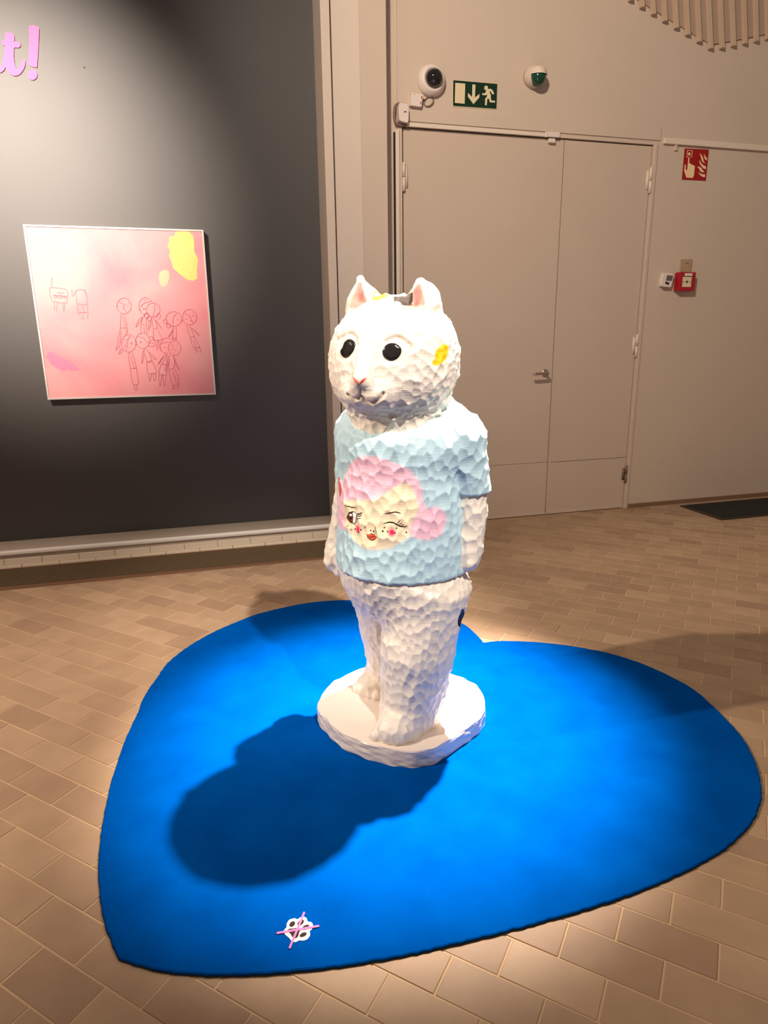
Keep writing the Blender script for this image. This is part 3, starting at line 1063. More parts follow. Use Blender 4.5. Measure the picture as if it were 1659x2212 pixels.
def dashes(cx, cy, a, b, n, seed):
    r = random.Random(seed)
    out = []
    while len(out) < n:
        u, v = r.uniform(-1, 1), r.uniform(-1, 1)
        if u * u + v * v < 0.8:
            x_, y_ = cx + u * a, cy + v * b
            out.append([(x_, y_), (x_ + r.uniform(-5, 5), y_ + 14)])
    return out


OF, SF = (230, 620), 7.5409
figs = [
    [oval(288, 308, 118, 128), [(198, 235), (240, 265), (285, 290), (275, 345), (305, 370), (325, 425)], [(240, 432), (232, 520), (228, 665)], [(275, 440), (310, 520), (335, 620), (342, 740)], [(255, 490), (295, 590), (320, 700), (340, 745)], [(228, 665), (308, 665)], [(228, 668), (205, 760), (190, 850), (180, 940), (150, 1025), (205, 980), (222, 870), (240, 715)], [(320, 740), (312, 780)], [(178, 300), (165, 305), (178, 320)], [(240, 1005), (215, 1050), (200, 1098), (250, 1060), (268, 1005)]] + dashes(345, 290, 45, 80, 5, 1),
    [oval(640, 300, 110, 128, 130, 330), oval(625, 330, 95, 115, 60, 170), [(555, 330), (600, 275), (680, 245), (745, 235)], [(595, 350), (635, 352)], [(595, 362), (630, 364)], [(615, 440), (610, 480), (540, 520), (500, 590), (478, 655), (525, 600), (590, 510)], [(585, 490), (572, 560), (562, 620)], [(650, 480), (650, 620)], [(562, 608), (645, 625)], [(560, 625), (565, 750)], [(645, 630), (660, 760)], [(608, 660), (625, 750)]] + dashes(640, 215, 70, 30, 5, 2),
    [oval(760, 375, 112, 112), [(780, 265), (790, 340), (770, 430), (755, 480)], oval(850, 470, 30, 48), oval(655, 465, 35, 45), oval(700, 515, 30, 40), [(745, 490), (740, 530), (760, 680)], [(770, 500), (810, 580), (828, 665)], [(720, 530), (690, 610), (680, 700), (715, 640), (735, 560)], [(790, 535), (840, 610), (898, 680), (860, 610), (800, 540)], [(760, 685), (830, 668)], [(762, 690), (765, 790), (770, 860), (905, 860), (880, 790), (832, 690)], [(785, 862), (810, 950), (830, 1025)], [(835, 862), (830, 950), (845, 1020)], [(850, 862), (862, 960), (885, 1050)]],
    [oval(1095, 522, 128, 120), [(1150, 435), (1090, 490), (1082, 640)], [(1140, 530), (1180, 535)], oval(958, 560, 30, 35), oval(1012, 630, 34, 36), [(1090, 645), (1085, 740), (1070, 850)], [(1135, 645), (1140, 760), (1135, 880)], [(1085, 690), (1040, 760), (1010, 810), (1040, 790), (1080, 720)], [(1070, 825), (1138, 830)], [(1070, 850), (1138, 850)]],
    [oval(1355, 490, 115, 125), [(1270, 430), (1330, 460), (1370, 505), (1375, 560), (1395, 545), (1410, 590)], [(1285, 515), (1320, 522)], [(1215, 545), (1240, 550)], [(1215, 562), (1240, 560)], [(1305, 618), (1325, 700), (1365, 820)], [(1350, 618), (1380, 690), (1430, 805)], [(1365, 820), (1430, 805)], [(1385, 670), (1450, 740), (1515, 795), (1470, 735), (1400, 675)], [(1365, 825), (1385, 920), (1430, 1000), (1475, 1075)], [(1430, 810), (1480, 900), (1520, 985), (1545, 1070)], [(1410, 860), (1460, 980), (1490, 1060)], [(1425, 985), (1470, 995)], [(1485, 990), (1525, 985)]] + dashes(1390, 450, 55, 60, 7, 3),
    [oval(360, 918, 122, 142), [(390, 795), (350, 850), (335, 940), (350, 975), (310, 970), (330, 1045)], [(390, 915), (425, 905)], [(395, 930), (420, 930)], [(465, 940), (490, 940)], [(375, 1065), (358, 1130), (375, 1250), (390, 1330)], [(410, 1065), (450, 1170), (490, 1330)], [(395, 1120), (420, 1230), (465, 1335)], [(390, 1330), (490, 1320)], [(388, 1335), (405, 1450), (440, 1585), (520, 1575), (505, 1450), (492, 1335)], [(445, 1590), (455, 1640), (470, 1675), (495, 1670), (485, 1585)]] + dashes(290, 900, 45, 85, 8, 4),
    [oval(590, 875, 112, 125), [(500, 805), (600, 830), (650, 880), (690, 915)], [(540, 905), (580, 900)], [(545, 885), (570, 882)], [(700, 810), (760, 820), (770, 860), (710, 868)], [(690, 910), (770, 920), (765, 970), (680, 960)], [(620, 1005), (610, 1060), (635, 1130), (655, 1210)], [(645, 1005), (700, 1090), (745, 1200)], [(605, 1030), (580, 1110), (575, 1245), (600, 1180), (610, 1090)], [(690, 1060), (760, 1110), (815, 1190), (760, 1150), (700, 1090)], [(655, 1215), (745, 1195)], [(655, 1235), (750, 1215)], [(655, 1240), (662, 1340), (680, 1410), (812, 1395), (790, 1310), (750, 1220)], [(685, 1415), (690, 1480), (700, 1530)], [(730, 1410), (720, 1500), (705, 1530)], [(768, 1405), (765, 1480), (780, 1530)], [(805, 1400), (802, 1480), (790, 1525)]],
    [oval(985, 955, 108, 125, 80, 310), [(890, 930), (940, 905), (1020, 895)], [(925, 985), (965, 990)], [(975, 1035), (985, 1040)], [(955, 1090), (950, 1180), (893, 1260)], [(985, 1090), (985, 1260)], [(940, 1110), (880, 1190), (838, 1260), (880, 1215), (920, 1150)], [(893, 1255), (975, 1265)], [(890, 1265), (855, 1410), (975, 1425), (985, 1270)], [(860, 1415), (850, 1520), (875, 1615)], [(910, 1425), (885, 1520), (880, 1610)], [(922, 1425), (920, 1530), (940, 1615)], [(975, 1425), (960, 1530), (945, 1610)]],
    [oval(1110, 995, 102, 118), [(1030, 1110), (1000, 1200), (950, 1340), (965, 1365), (1000, 1280), (1030, 1180)], [(1085, 1110), (1115, 1200), (1090, 1325), (1015, 1330), (1015, 1230)], [(1085, 1130), (1140, 1240), (1185, 1360), (1130, 1270), (1100, 1200)], [(1012, 1335), (1040, 1480), (1080, 1600), (1130, 1590)], [(1105, 1330), (1160, 1440), (1175, 1560), (1140, 1575), (1120, 1480), (1075, 1370)], [(1085, 1605), (1080, 1650), (1100, 1665), (1110, 1605)], [(1150, 1580), (1155, 1640), (1180, 1640), (1172, 1570)]] + dashes(1110, 985, 80, 90, 12, 5),
]
for fgs in figs:
    strokes('drawn_figure', fgs, OF, SF, M['line_red'])
O4 = (0, 460)
strokes('drawn_animal', [[(355, 545), (370, 535), (475, 550), (482, 610), (470, 645), (385, 632), (360, 590), (355, 545)], [(375, 530), (368, 500), (378, 460)], [(380, 590), (475, 600)], [(410, 570), (460, 575)], [(388, 635), (392, 700)], [(412, 640), (405, 705)], [(450, 645), (455, 705)], [(465, 645), (460, 700)], oval(398, 600, 9, 9), oval(468, 603, 9, 9), oval(432, 600, 18, 10)], O4, S4, M['line_faint'], 0.0028)
strokes('drawn_figure', [[(545, 560), (555, 552), (605, 555), (622, 600), (625, 655)], [(545, 560), (550, 640), (555, 650), (625, 658)], [(540, 560), (520, 600), (515, 550)], [(605, 545), (620, 600)], [(558, 655), (560, 720), (590, 760), (598, 745), (570, 700)], [(625, 660), (630, 710), (628, 755)], [(590, 655), (600, 690), (605, 720)], [(562, 715), (628, 712)]], O4, S4, M['line_faint'], 0.0028)

# ------------------------------------------------------------------ carved cat sculpture
CX, CY = 0.55, 1.87
CROT = -math.radians(43.4)
cat = thing('cat_sculpture', 'carved white wooden cat in a pale blue shirt standing on a round plinth', 'sculpture', (CX, CY, RUGZ), CROT)
ZT = 0.066 - RUGZ      # plinth top in the sculpture's own frame


def v3(*a):
    return np.array(a, np.float32)


def s_ell(P, c, r):
    q = (P - v3(*c))
    k0 = np.sqrt(((q / v3(*r)) ** 2).sum(1))
    k1 = np.sqrt(((q / (v3(*r) ** 2)) ** 2).sum(1)) + 1e-9
    return k0 * (k0 - 1) / k1


def s_cone(P, a, b, r1, r2, sc=(1, 1, 1)):
    S = v3(*sc)
    A, B = v3(*a) * S, v3(*b) * S
    Q = P * S - A
    ab = B - A
    t = np.clip((Q @ ab) / (ab @ ab), 0, 1)
    return np.sqrt(((Q - t[:, None] * ab) ** 2).sum(1)) - (r1 + t * (r2 - r1))


def smin(a, b, k):
    h = np.clip(0.5 + 0.5 * (b - a) / k, 0, 1)
    return b + (a - b) * h - k * h * (1 - h)


def smax(a, b, k):
    return -smin(-a, -b, k)


def sdf_check(P):
    """the open check in the crown, a short slot running across in front of the left ear"""
    q = P - v3(0.046, -0.056, 1.334)
    a = 0.891 * q[:, 0] + 0.454 * q[:, 1]
    b = -0.454 * q[:, 0] + 0.891 * q[:, 1]
    return np.maximum(np.maximum(np.abs(a) - 0.026, np.maximum(b, -b - 0.055)), -q[:, 2])


def sdf_head(P):
    d = s_ell(P, (0.006, -0.034, 1.200), (0.188, 0.178, 0.166))
    d = smin(d, s_ell(P, (0.004, -0.058, 1.130), (0.160, 0.142, 0.108)), 0.06)
    d = smin(d, s_cone(P, (0.004, 0.010, 1.12), (0, -0.006, 0.93), 0.136, 0.138), 0.05)
    d = smin(d, s_cone(P, (0.005, -0.188, 1.235), (0.005, -0.222, 1.143), 0.014, 0.024), 0.028)     # nose ridge
    for s in (-1, 1):
        d = smin(d, s_ell(P, (0.005 + s * 0.034, -0.184, 1.105), (0.044, 0.036, 0.034)), 0.03)        # muzzle
        tz = 1.390 if s > 0 else 1.407
        ear = s_cone(P, (0.004 + s * 0.094, -0.030, 1.290), (0.004 + s * (0.090 if s > 0 else 0.096), -0.050, tz + 0.004), 0.066, 0.013, (1, 1.45, 1))
        ear = smin(ear, s_ell(P, (0.004 + s * (0.098 if s > 0 else 0.090), -0.042, 1.338), ((0.050 if s > 0 else 0.058), 0.036, 0.060)), 0.016)
        d = smin(d, ear, 0.014)
    for s in (-1, 1):
        tz = 1.390 if s > 0 else 1.407
        hol = s_cone(P, (0.004 + s * 0.089, -0.094, tz - 0.064), (0.004 + s * 0.092, -0.071, tz - 0.010), 0.034, 0.009)
        d = smax(d, -hol, 0.006)
    # check in the crown by the left ear
    d = smax(d, -sdf_check(P), 0.003)
    return d


def sdf_body(P):
    d = sdf_head(P)
    d = smin(d, s_cone(P, (0, 0.015, 0.98), (0, 0.012, 0.66), 0.130, 0.155), 0.05)
    pel = s_ell(P, (0.008, 0.012, 0.56), (0.212, 0.180, 0.20))
    legs = smin(s_cone(P, (0.105, -0.008, 0.50), (0.086, -0.045, 0.30), 0.124, 0.112), s_cone(P, (0.086, -0.045, 0.30), (0.070, -0.060, 0.10), 0.112, 0.098), 0.02)
    foot = s_cone(P, (0.066, -0.075, 0.085), (0.062, -0.165, 0.075), 0.075, 0.055, (0.9, 1, 1.15))
    for k in range(5):
        foot = smin(foot, s_ell(P, (0.016 + 0.027 * k, -0.202 + 0.013 * k, 0.066), (0.016, 0.020, 0.020)), 0.010)
    legs = smin(legs, foot, 0.03)
    leg2 = smin(s_cone(P, (-0.092, 0.035, 0.50), (-0.092, 0.085, 0.30), 0.110, 0.092), s_cone(P, (-0.092, 0.085, 0.30), (-0.098, 0.118, 0.10), 0.092, 0.076), 0.02)
    foot2 = s_cone(P, (-0.105, 0.10, 0.080), (-0.135, 0.035, 0.075), 0.068, 0.048, (0.9, 1, 1.1))
    for k in range(5):
        foot2 = smin(foot2, s_ell(P, (-0.178 + 0.022 * k, 0.012 - 0.004 * k, 0.064), (0.013, 0.018, 0.019)), 0.008)
    leg2 = smin(leg2, foot2, 0.03)
    legs = np.minimum(legs, leg2)
    d = smin(d, smin(pel, legs, 0.045), 0.03)
    # the trunk stays inside the shirt above the hem
    zz = P[:, 2]
    tt = np.clip((zz - 0.55) / 0.40, 0, 1)
    qq = np.sqrt((P[:, 0] / (0.211 - 0.018 * tt)) ** 2 + ((P[:, 1] - 0.010) / (0.190 - 0.026 * tt)) ** 2)
    lim = (qq - 1) * 0.185 + 0.010 - 0.5 * np.clip(0.552 - zz, 0, 1)
    d = np.where(zz < 0.93, smax(d, lim, 0.004), d)
    armL = smin(s_cone(P, (0.190, 0.050, 0.93), (0.203, 0.070, 0.74), 0.056, 0.054), s_cone(P, (0.203, 0.070, 0.74), (0.205, 0.060, 0.635), 0.054, 0.048), 0.01)
    armR = smin(s_cone(P, (-0.172, 0.040, 0.93), (-0.200, 0.036, 0.74), 0.056, 0.050), s_cone(P, (-0.200, 0.036, 0.74), (-0.232, 0.020, 0.585), 0.050, 0.044), 0.01)
    hL = s_ell(P, (0.205, 0.050, 0.602), (0.044, 0.050, 0.050))
    hR = s_ell(P, (-0.232, 0.006, 0.548), (0.043, 0.050, 0.056))
    for k in range(4):
        hL = smin(hL, s_cone(P, (0.228 - 0.004 * k, 0.016 + 0.022 * k, 0.590), (0.195, 0.018 + 0.022 * k, 0.562), 0.013, 0.012), 0.008)
        hR = smin(hR, s_cone(P, (-0.254 + 0.004 * k, -0.030 + 0.022 * k, 0.535), (-0.216, -0.026 + 0.022 * k, 0.506), 0.013, 0.012), 0.008)
    hL = smin(hL, s_cone(P, (0.188, 0.012, 0.620), (0.178, 0.002, 0.580), 0.014, 0.012), 0.010)
    hR = smin(hR, s_cone(P, (-0.212, -0.030, 0.570), (-0.196, -0.042, 0.525), 0.014, 0.012), 0.010)
    d = smin(d, smin(armL, hL, 0.02), 0.012)
    d = smin(d, smin(armR, hR, 0.02), 0.012)
    return np.maximum(d, ZT - 0.003 - P[:, 2])


def sdf_shirt(P):
    z = P[:, 2]
    t = np.clip((z - 0.55) / 0.40, 0, 1)
    rx = 0.211 - 0.018 * t
    ry = 0.190 - 0.026 * t
    q = np.sqrt((P[:, 0] / rx) ** 2 + ((P[:, 1] - 0.010) / ry) ** 2)
    tor = (q - 1) * 0.185
    tor = smax(tor, z - 1.00, 0.09)
    sh = s_ell(P, (0.012, 0.022, 0.945), (0.215, 0.160, 0.120))
    d = smin(tor, sh, 0.04)
    for s in (-1, 1):
        x1 = 0.200 if s > 0 else 0.178
        yb = 0.072 if s > 0 else 0.046
        slv = s_cone(P, (s * (x1 - 0.022), 0.036, 0.965), (s * x1, yb, 0.80), 0.078, 0.068)
        slv = smax(slv, (0.800 if s > 0 else 0.815) - z, 0.006)
        d = smin(d, slv, 0.005)
        d = smin(d, s_cone(P, (s * 0.085, 0.040, 1.055), (s * (x1 - 0.025), 0.040, 0.960), 0.062, 0.078), 0.02)
    d = smin(d, s_cone(P, (0, 0.035, 1.050), (0, 0.010, 0.95), 0.125, 0.172), 0.03)
    d = smax(d, 0.556 - z, 0.010)
    # collar: low in front, high at the nape
    d = smax(d, (z - 0.985) - 0.44 * (P[:, 1] + 0.150), 0.004)
    return d


def surface(fn, lo, hi, h):
    """surface nets over a narrow band of the field"""
    K = 5
    nb = [int(math.ceil((b - a) / (h * K))) for a, b in zip(lo, hi)]
    nx, ny, nz = (k * K + 1 for k in nb)
    cs = h * K
    g_ = np.stack(np.meshgrid(*[lo[i] + cs * (np.arange(nb[i]) + 0.5) for i in range(3)], indexing='ij'), -1).reshape(-1, 3).astype(np.float32)
    cd = fn(g_).reshape(nb)
    vals = np.repeat(np.repeat(np.repeat(np.where(cd > 0, 1.0, -1.0).astype(np.float32), K, 0), K, 1), K, 2)
    vals = np.pad(vals, ((0, 1), (0, 1), (0, 1)), mode='edge')
    act = np.argwhere(np.abs(cd) < cs * 1.6)
    of = np.stack(np.meshgrid(*[np.arange(K + 1)] * 3, indexing='ij'), -1).reshape(-1, 3)
    lo_ = np.array(lo, np.float32)
    for s in range(0, len(act), 2500):
        idx = (act[s:s + 2500, None, :] * K + of[None]).reshape(-1, 3)
        d = fn((lo_ + idx * h).astype(np.float32))
        vals[idx[:, 0], idx[:, 1], idx[:, 2]] = d
    sg = vals < 0
    c = np.zeros((nx - 1, ny - 1, nz - 1), np.int8)
    for i in (0, 1):
        for j in (0, 1):
            for k in (0, 1):
                c += sg[i:nx - 1 + i, j:ny - 1 + j, k:nz - 1 + k]
    cells = np.argwhere((c > 0) & (c < 8))
    idm = -np.ones(c.shape, np.int32)
    idm[cells[:, 0], cells[:, 1], cells[:, 2]] = np.arange(len(cells))
    acc = np.zeros((len(cells), 3), np.float32)
    cnt = np.zeros(len(cells), np.float32)
    cor = [(i, j, k) for i in (0, 1) for j in (0, 1) for k in (0, 1)]
    for a in cor:
        for ax in range(3):
            if a[ax]:
                continue
            b = list(a)
            b[ax] = 1
            va = vals[cells[:, 0] + a[0], cells[:, 1] + a[1], cells[:, 2] + a[2]]
            vb = vals[cells[:, 0] + b[0], cells[:, 1] + b[1], cells[:, 2] + b[2]]
            m_ = (va < 0) != (vb < 0)
            t = np.where(m_, va / (va - vb + 1e-12), 0)
            p = np.tile(np.array(a, np.float32), (len(cells), 1))
            p[:, ax] += t
            acc[m_] += p[m_]
            cnt[m_] += 1
    V = lo_ + (cells + acc / cnt[:, None]) * h
    quads = []
    for ax in range(3):
        sl0 = [slice(None)] * 3
        sl1 = [slice(None)] * 3
        sl0[ax] = slice(0, -1)
        sl1[ax] = slice(1, None)
        ed = np.argwhere(sg[tuple(sl0)] != sg[tuple(sl1)])
        u, w = (ax + 1) % 3, (ax + 2) % 3
        ok = (ed[:, u] > 0) & (ed[:, w] > 0) & (ed[:, u] < c.shape[u]) & (ed[:, w] < c.shape[w])
        ed = ed[ok]
        inside_ = sg[ed[:, 0], ed[:, 1], ed[:, 2]]

        def cell(du, dw):
            e = ed.copy()
            e[:, u] -= du
            e[:, w] -= dw
            return idm[e[:, 0], e[:, 1], e[:, 2]]
        q = np.stack([cell(1, 1), cell(0, 1), cell(0, 0), cell(1, 0)], 1)
        q[~inside_] = q[~inside_][:, ::-1]
        quads.append(q)
    Q = np.concatenate(quads)
    return V.astype(np.float64), Q[(Q >= 0).all(1)]


def vnormals(V, Q):
    n_ = np.cross(V[Q[:, 2]] - V[Q[:, 0]], V[Q[:, 3]] - V[Q[:, 1]])
    out = np.zeros_like(V)
    for k in range(4):
        np.add.at(out, Q[:, k], n_)
    return out / (np.linalg.norm(out, axis=1)[:, None] + 1e-12)


def chisel(V, N, metric, cell, depth, seed):
    """gouge cuts: every cut is a shallow scoop, neighbouring scoops meet in ridges.
    metric: per-vertex scale (n,3); returns displacement and owner cut of each vertex"""
    r = np.random.default_rng(seed)
    S = V * metric
    order = r.permutation(len(V))
    key = np.floor(S[order] / cell + r.uniform(0, 1, 3)).astype(np.int64)
    kk = key[:, 0] * 73856093 ^ key[:, 1] * 19349663 ^ key[:, 2] * 83492791
    _, fi = np.unique(kk, return_index=True)
    seeds = order[fi]
    # drop seeds that crowd each other
    tr = kdtree.KDTree(len(seeds))
    for i_, s_ in enumerate(seeds):
        tr.insert(S[s_], i_)
    tr.balance()
    keep = np.ones(len(seeds), bool)
    for i_, s_ in enumerate(seeds):
        if keep[i_]:
            for (_, j_, dd) in tr.find_range(S[s_], cell * 0.62):
                if j_ > i_:
                    keep[j_] = False
    seeds = seeds[keep]
    tr = kdtree.KDTree(len(seeds))
    for i_, s_ in enumerate(seeds):
        tr.insert(S[s_], i_)
    tr.balance()
    off = r.uniform(-0.35, 0.35, len(seeds))
    tilt = r.normal(0, 0.10, (len(seeds), 3))
    tilt[:, 2] -= 0.10
    best = np.full(len(V), 9.0)
    own = np.zeros(len(V), np.int32)
    SS_ = S[seeds]
    ids = np.zeros((len(V), 5), np.int32)
    fn = tr.find_n
    for i_ in range(len(V)):
        for q_, hit in enumerate(fn(S[i_], 5)):
            ids[i_, q_] = hit[1]
    for q_ in range(5):
        c_ = ids[:, q_]
        d_ = (S - SS_[c_]) / cell
        hgt = (d_ ** 2).sum(1) * 1.9 + off[c_] + (d_ * tilt[c_]).sum(1) * 3
        m_ = hgt < best
        best[m_] = hgt[m_]
        own[m_] = c_[m_]
    return (best - 0.35) * depth, own


def near_line(V, line, r):
    """distance of vertices to a polyline, only where closer than r"""
    out = np.full(len(V), 9.0)
    L = np.array(line)
    lo_, hi_ = L.min(0) - r, L.max(0) + r
    cand = np.where(((V >= lo_) & (V <= hi_)).all(1))[0]
    for a, b in zip(L[:-1], L[1:]):
        ab = b - a
        t = np.clip(((V[cand] - a) @ ab) / (ab @ ab + 1e-12), 0, 1)
        dd = np.linalg.norm(V[cand] - a - t[:, None] * ab, axis=1)
        out[cand] = np.minimum(out[cand], dd)
    return out


def mesh_from(V, Q, name, paint, m, parent):
    me = bpy.data.meshes.new(name)
    me.vertices.add(len(V))
    me.vertices.foreach_set('co', V.astype(np.float32).ravel())
    me.loops.add(len(Q) * 4)
    me.loops.foreach_set('vertex_index', Q.astype(np.int32).ravel())
    me.polygons.add(len(Q))
    me.polygons.foreach_set('loop_start', np.arange(0, len(Q) * 4, 4, dtype=np.int32))
    me.polygons.foreach_set('use_smooth', np.ones(len(Q), bool))
    me.update(calc_edges=True)
    at = me.color_attributes.new('paint', 'FLOAT_COLOR', 'POINT')
    at.data.foreach_set('color', np.concatenate([paint, np.ones((len(V), 1))], 1).astype(np.float32).ravel())
    me.validate()
    return link_raw(name, me, m, parent)


HRES = 0.0029
HC = np.array([0.005, -0.034, 1.20])       # head centre for the painted features


def ang_z(V, yc=0.010):
    """bearing round the body axis (0 = front, + = towards the cat's left) and height"""
    return np.arctan2(V[:, 0], -(V[:, 1] - yc)), V[:, 2]


def head_ang(V):
    d = V - HC
    return np.arctan2(d[:, 0], -d[:, 1]), np.arctan2(d[:, 2], np.hypot(d[:, 0], d[:, 1]))


def poly_mask(poly, a, b):
    m_ = np.zeros(len(a), bool)
    n_ = len(poly)
    for i_ in range(n_):
        x1, y1 = poly[i_]
        x2, y2 = poly[(i_ + 1) % n_]
        cnd = (y1 > b) != (y2 > b)
        xi = (x2 - x1) * (b - y1) / (y2 - y1 + 1e-12) + x1
        m_ ^= cnd & (a < xi)
    return m_


WHITE = np.array(lin((240, 228, 214)))
PINK = np.array(lin((244, 168, 156)))
YELL = np.array(lin((250, 200, 30)))

# painted and carved features, measured on the sculpture itself:
# head: bearing and elevation about the head centre; shirt: bearing about the body axis and height
HEADF = {
    'eyeL': [(-0.337, 0.279), (-0.24, 0.268), (-0.171, 0.22), (-0.16, 0.146), (-0.211, 0.065), (-0.293, 0.009), (-0.357, -0.004), (-0.431, 0.028), (-0.484, 0.089), (-0.451, 0.146), (-0.42, 0.232)],
    'eyeR': [(0.44, 0.213), (0.506, 0.201), (0.562, 0.158), (0.586, 0.103), (0.568, 0.037), (0.519, -0.017), (0.448, -0.043), (0.376, -0.027), (0.318, 0.024), (0.302, 0.095), (0.327, 0.152), (0.374, 0.197)],
    'browL': [(-0.674, 0.266), (-0.515, 0.325), (-0.37, 0.358), (-0.258, 0.352), (-0.17, 0.288), (-0.126, 0.186)],
    'browR': [(0.356, 0.231), (0.432, 0.276), (0.524, 0.289), (0.623, 0.241), (0.703, 0.176), (0.746, 0.111)],
    'noseline': [(-0.115, 0.136), (-0.117, 0.057), (-0.118, -0.095), (-0.146, -0.185), (-0.165, -0.231)],
    'nostL': [(-0.153, -0.229), (-0.033, -0.235), (0.02, -0.264), (0.013, -0.321), (-0.025, -0.292), (-0.083, -0.255)],
    'nostR': [(0.013, -0.321), (0.033, -0.277), (0.07, -0.242), (0.11, -0.235), (0.106, -0.265), (0.07, -0.296)],
    'nostD': [(0.031, -0.294), (0.065, -0.259), (0.094, -0.25), (0.071, -0.283)],
    'phil': [(0.015, -0.327), (0.006, -0.379), (-0.021, -0.456), (-0.027, -0.479)],
    'mouL': [(-0.027, -0.479), (-0.085, -0.524), (-0.134, -0.536), (-0.175, -0.513), (-0.254, -0.469)],
    'mouR': [(-0.027, -0.479), (0.007, -0.529), (0.046, -0.573), (0.127, -0.581), (0.219, -0.539), (0.28, -0.496), (0.321, -0.445)],
    'cheek': [(1.272, 0.181), (1.371, 0.175), (1.369, 0.077), (1.312, -0.03), (1.204, -0.094), (1.113, -0.124), (1.046, -0.107), (1.04, -0.054), (1.098, -0.024), (1.088, 0.037), (1.119, 0.097)],
}
SHIRTF = {
    'hair': [(-0.169, 0.9275), (0.019, 0.9306), (0.247, 0.9225), (0.46, 0.9077), (0.616, 0.8948), (0.736, 0.8689), (0.815, 0.8361), (0.827, 0.8043), (0.867, 0.7829), (1.033, 0.7844), (1.134, 0.7728), (1.207, 0.7502), (1.169, 0.7218), (1.102, 0.7003), (0.964, 0.6896), (0.793, 0.6908), (0.658, 0.702), (0.35, 0.7179), (-0.248, 0.7056), (-0.621, 0.6959), (-0.78, 0.69), (-0.98, 0.69), (-1.12, 0.705), (-1.16, 0.745), (-1.1, 0.79), (-0.97, 0.825), (-0.9, 0.832), (-0.764, 0.8395), (-0.569, 0.8856), (-0.378, 0.9136)],
    'face': [(-0.726, 0.7796), (-0.27, 0.7978), (0.042, 0.8043), (0.2, 0.8227), (0.332, 0.8399), (0.494, 0.8574), (0.616, 0.8566), (0.703, 0.8208), (0.751, 0.7919), (0.697, 0.76), (0.626, 0.7316), (0.608, 0.7053), (0.471, 0.6859), (0.314, 0.6682), (0.05, 0.6564), (-0.166, 0.6568), (-0.326, 0.6686), (-0.463, 0.6873), (-0.625, 0.7078), (-0.679, 0.7403)],
    'blushL': [(-0.288, 0.7108)],
    'blushR': [(0.332, 0.7127)],
    'brow1': [(-0.612, 0.7706), (-0.493, 0.7728), (-0.444, 0.7709), (-0.324, 0.7733)],
    'brow2': [(0.215, 0.7674), (0.286, 0.7702), (0.377, 0.7734), (0.431, 0.7724), (0.475, 0.7692)],
    'iris': [(-0.586, 0.734), (-0.528, 0.7463), (-0.479, 0.7538), (-0.425, 0.7571), (-0.416, 0.7431), (-0.429, 0.7255), (-0.454, 0.724), (-0.507, 0.727)],
    'white': [(-0.425, 0.7566), (-0.332, 0.7565), (-0.319, 0.7443), (-0.355, 0.7253), (-0.426, 0.7264), (-0.414, 0.7431)],
    'pupil': [(-0.466, 0.7457), (-0.449, 0.743), (-0.449, 0.7387), (-0.461, 0.7332), (-0.477, 0.7325), (-0.488, 0.736), (-0.485, 0.7413)],
    'glint': [(-0.461, 0.7502), (-0.434, 0.7481), (-0.442, 0.7438), (-0.467, 0.7417), (-0.479, 0.7448), (-0.48, 0.7484)],
    'lid': [(-0.59, 0.7338), (-0.515, 0.7493), (-0.427, 0.7579), (-0.332, 0.7568), (-0.283, 0.757), (-0.2, 0.7625)],
    'lidlow': [(-0.59, 0.7338), (-0.508, 0.7266), (-0.444, 0.7237), (-0.388, 0.7225), (-0.312, 0.7185)],
    'whiteedge': [(-0.33, 0.7565), (-0.317, 0.7444), (-0.355, 0.7248)],
    'lash1': [(-0.326, 0.7511), (-0.269, 0.7549), (-0.215, 0.7603)],
    'lash2': [(-0.317, 0.7474), (-0.254, 0.7504), (-0.216, 0.7547)],
    'lash3': [(-0.315, 0.7416), (-0.271, 0.7428), (-0.229, 0.7459)],
    'wink': [(0.194, 0.7389), (0.244, 0.7403), (0.298, 0.7431), (0.36, 0.7418), (0.421, 0.7372), (0.465, 0.7328), (0.517, 0.732), (0.573, 0.7334)],
    'wl1': [(0.417, 0.7417), (0.448, 0.7465), (0.461, 0.7489)],
    'wl2': [(0.452, 0.7371), (0.478, 0.741), (0.491, 0.7428)],
    'wl3': [(0.478, 0.7338), (0.508, 0.7369), (0.519, 0.7393)],
    'nose': [(0.061, 0.7297), (0.06, 0.7191), (0.078, 0.7139), (0.066, 0.7082)],
    'dots': [(-0.035, 0.7127), (0.023, 0.7123), (-0.544, 0.7107), (-0.134, 0.7208), (-0.445, 0.703), (-0.347, 0.709), (-0.272, 0.7023), (-0.222, 0.7107), (0.206, 0.7262), (0.18, 0.7153), (0.265, 0.7161), (0.377, 0.7127), (0.404, 0.7266), (0.558, 0.7149)],
    'lips': [(-0.11, 0.6997), (-0.056, 0.7008), (-0.023, 0.7039), (0.021, 0.7031), (0.054, 0.697), (0.087, 0.6972), (0.037, 0.6888), (0.016, 0.6858), (-0.041, 0.6853), (-0.076, 0.692)],
    'lipline': [(-0.092, 0.6969), (-0.049, 0.6927), (-0.012, 0.6946), (0.028, 0.6963), (0.087, 0.6972)],
    'tie': [(-1.0, 0.838), (-0.86, 0.842), (-0.83, 0.79), (-0.93, 0.802)],
}


def trace_head(pts):
    """points on the uncut head for (bearing, elevation) pairs"""
    A = np.array(pts, float)
    D_ = np.stack([np.sin(A[:, 0]) * np.cos(A[:, 1]), -np.cos(A[:, 0]) * np.cos(A[:, 1]), np.sin(A[:, 1])], 1)
    t = np.full(len(A), 0.40)
    for _ in range(60):
        P = (HC + D_ * t[:, None]).astype(np.float32)
        t = t - 0.8 * sdf_head(P)
    return HC + D_ * t[:, None]


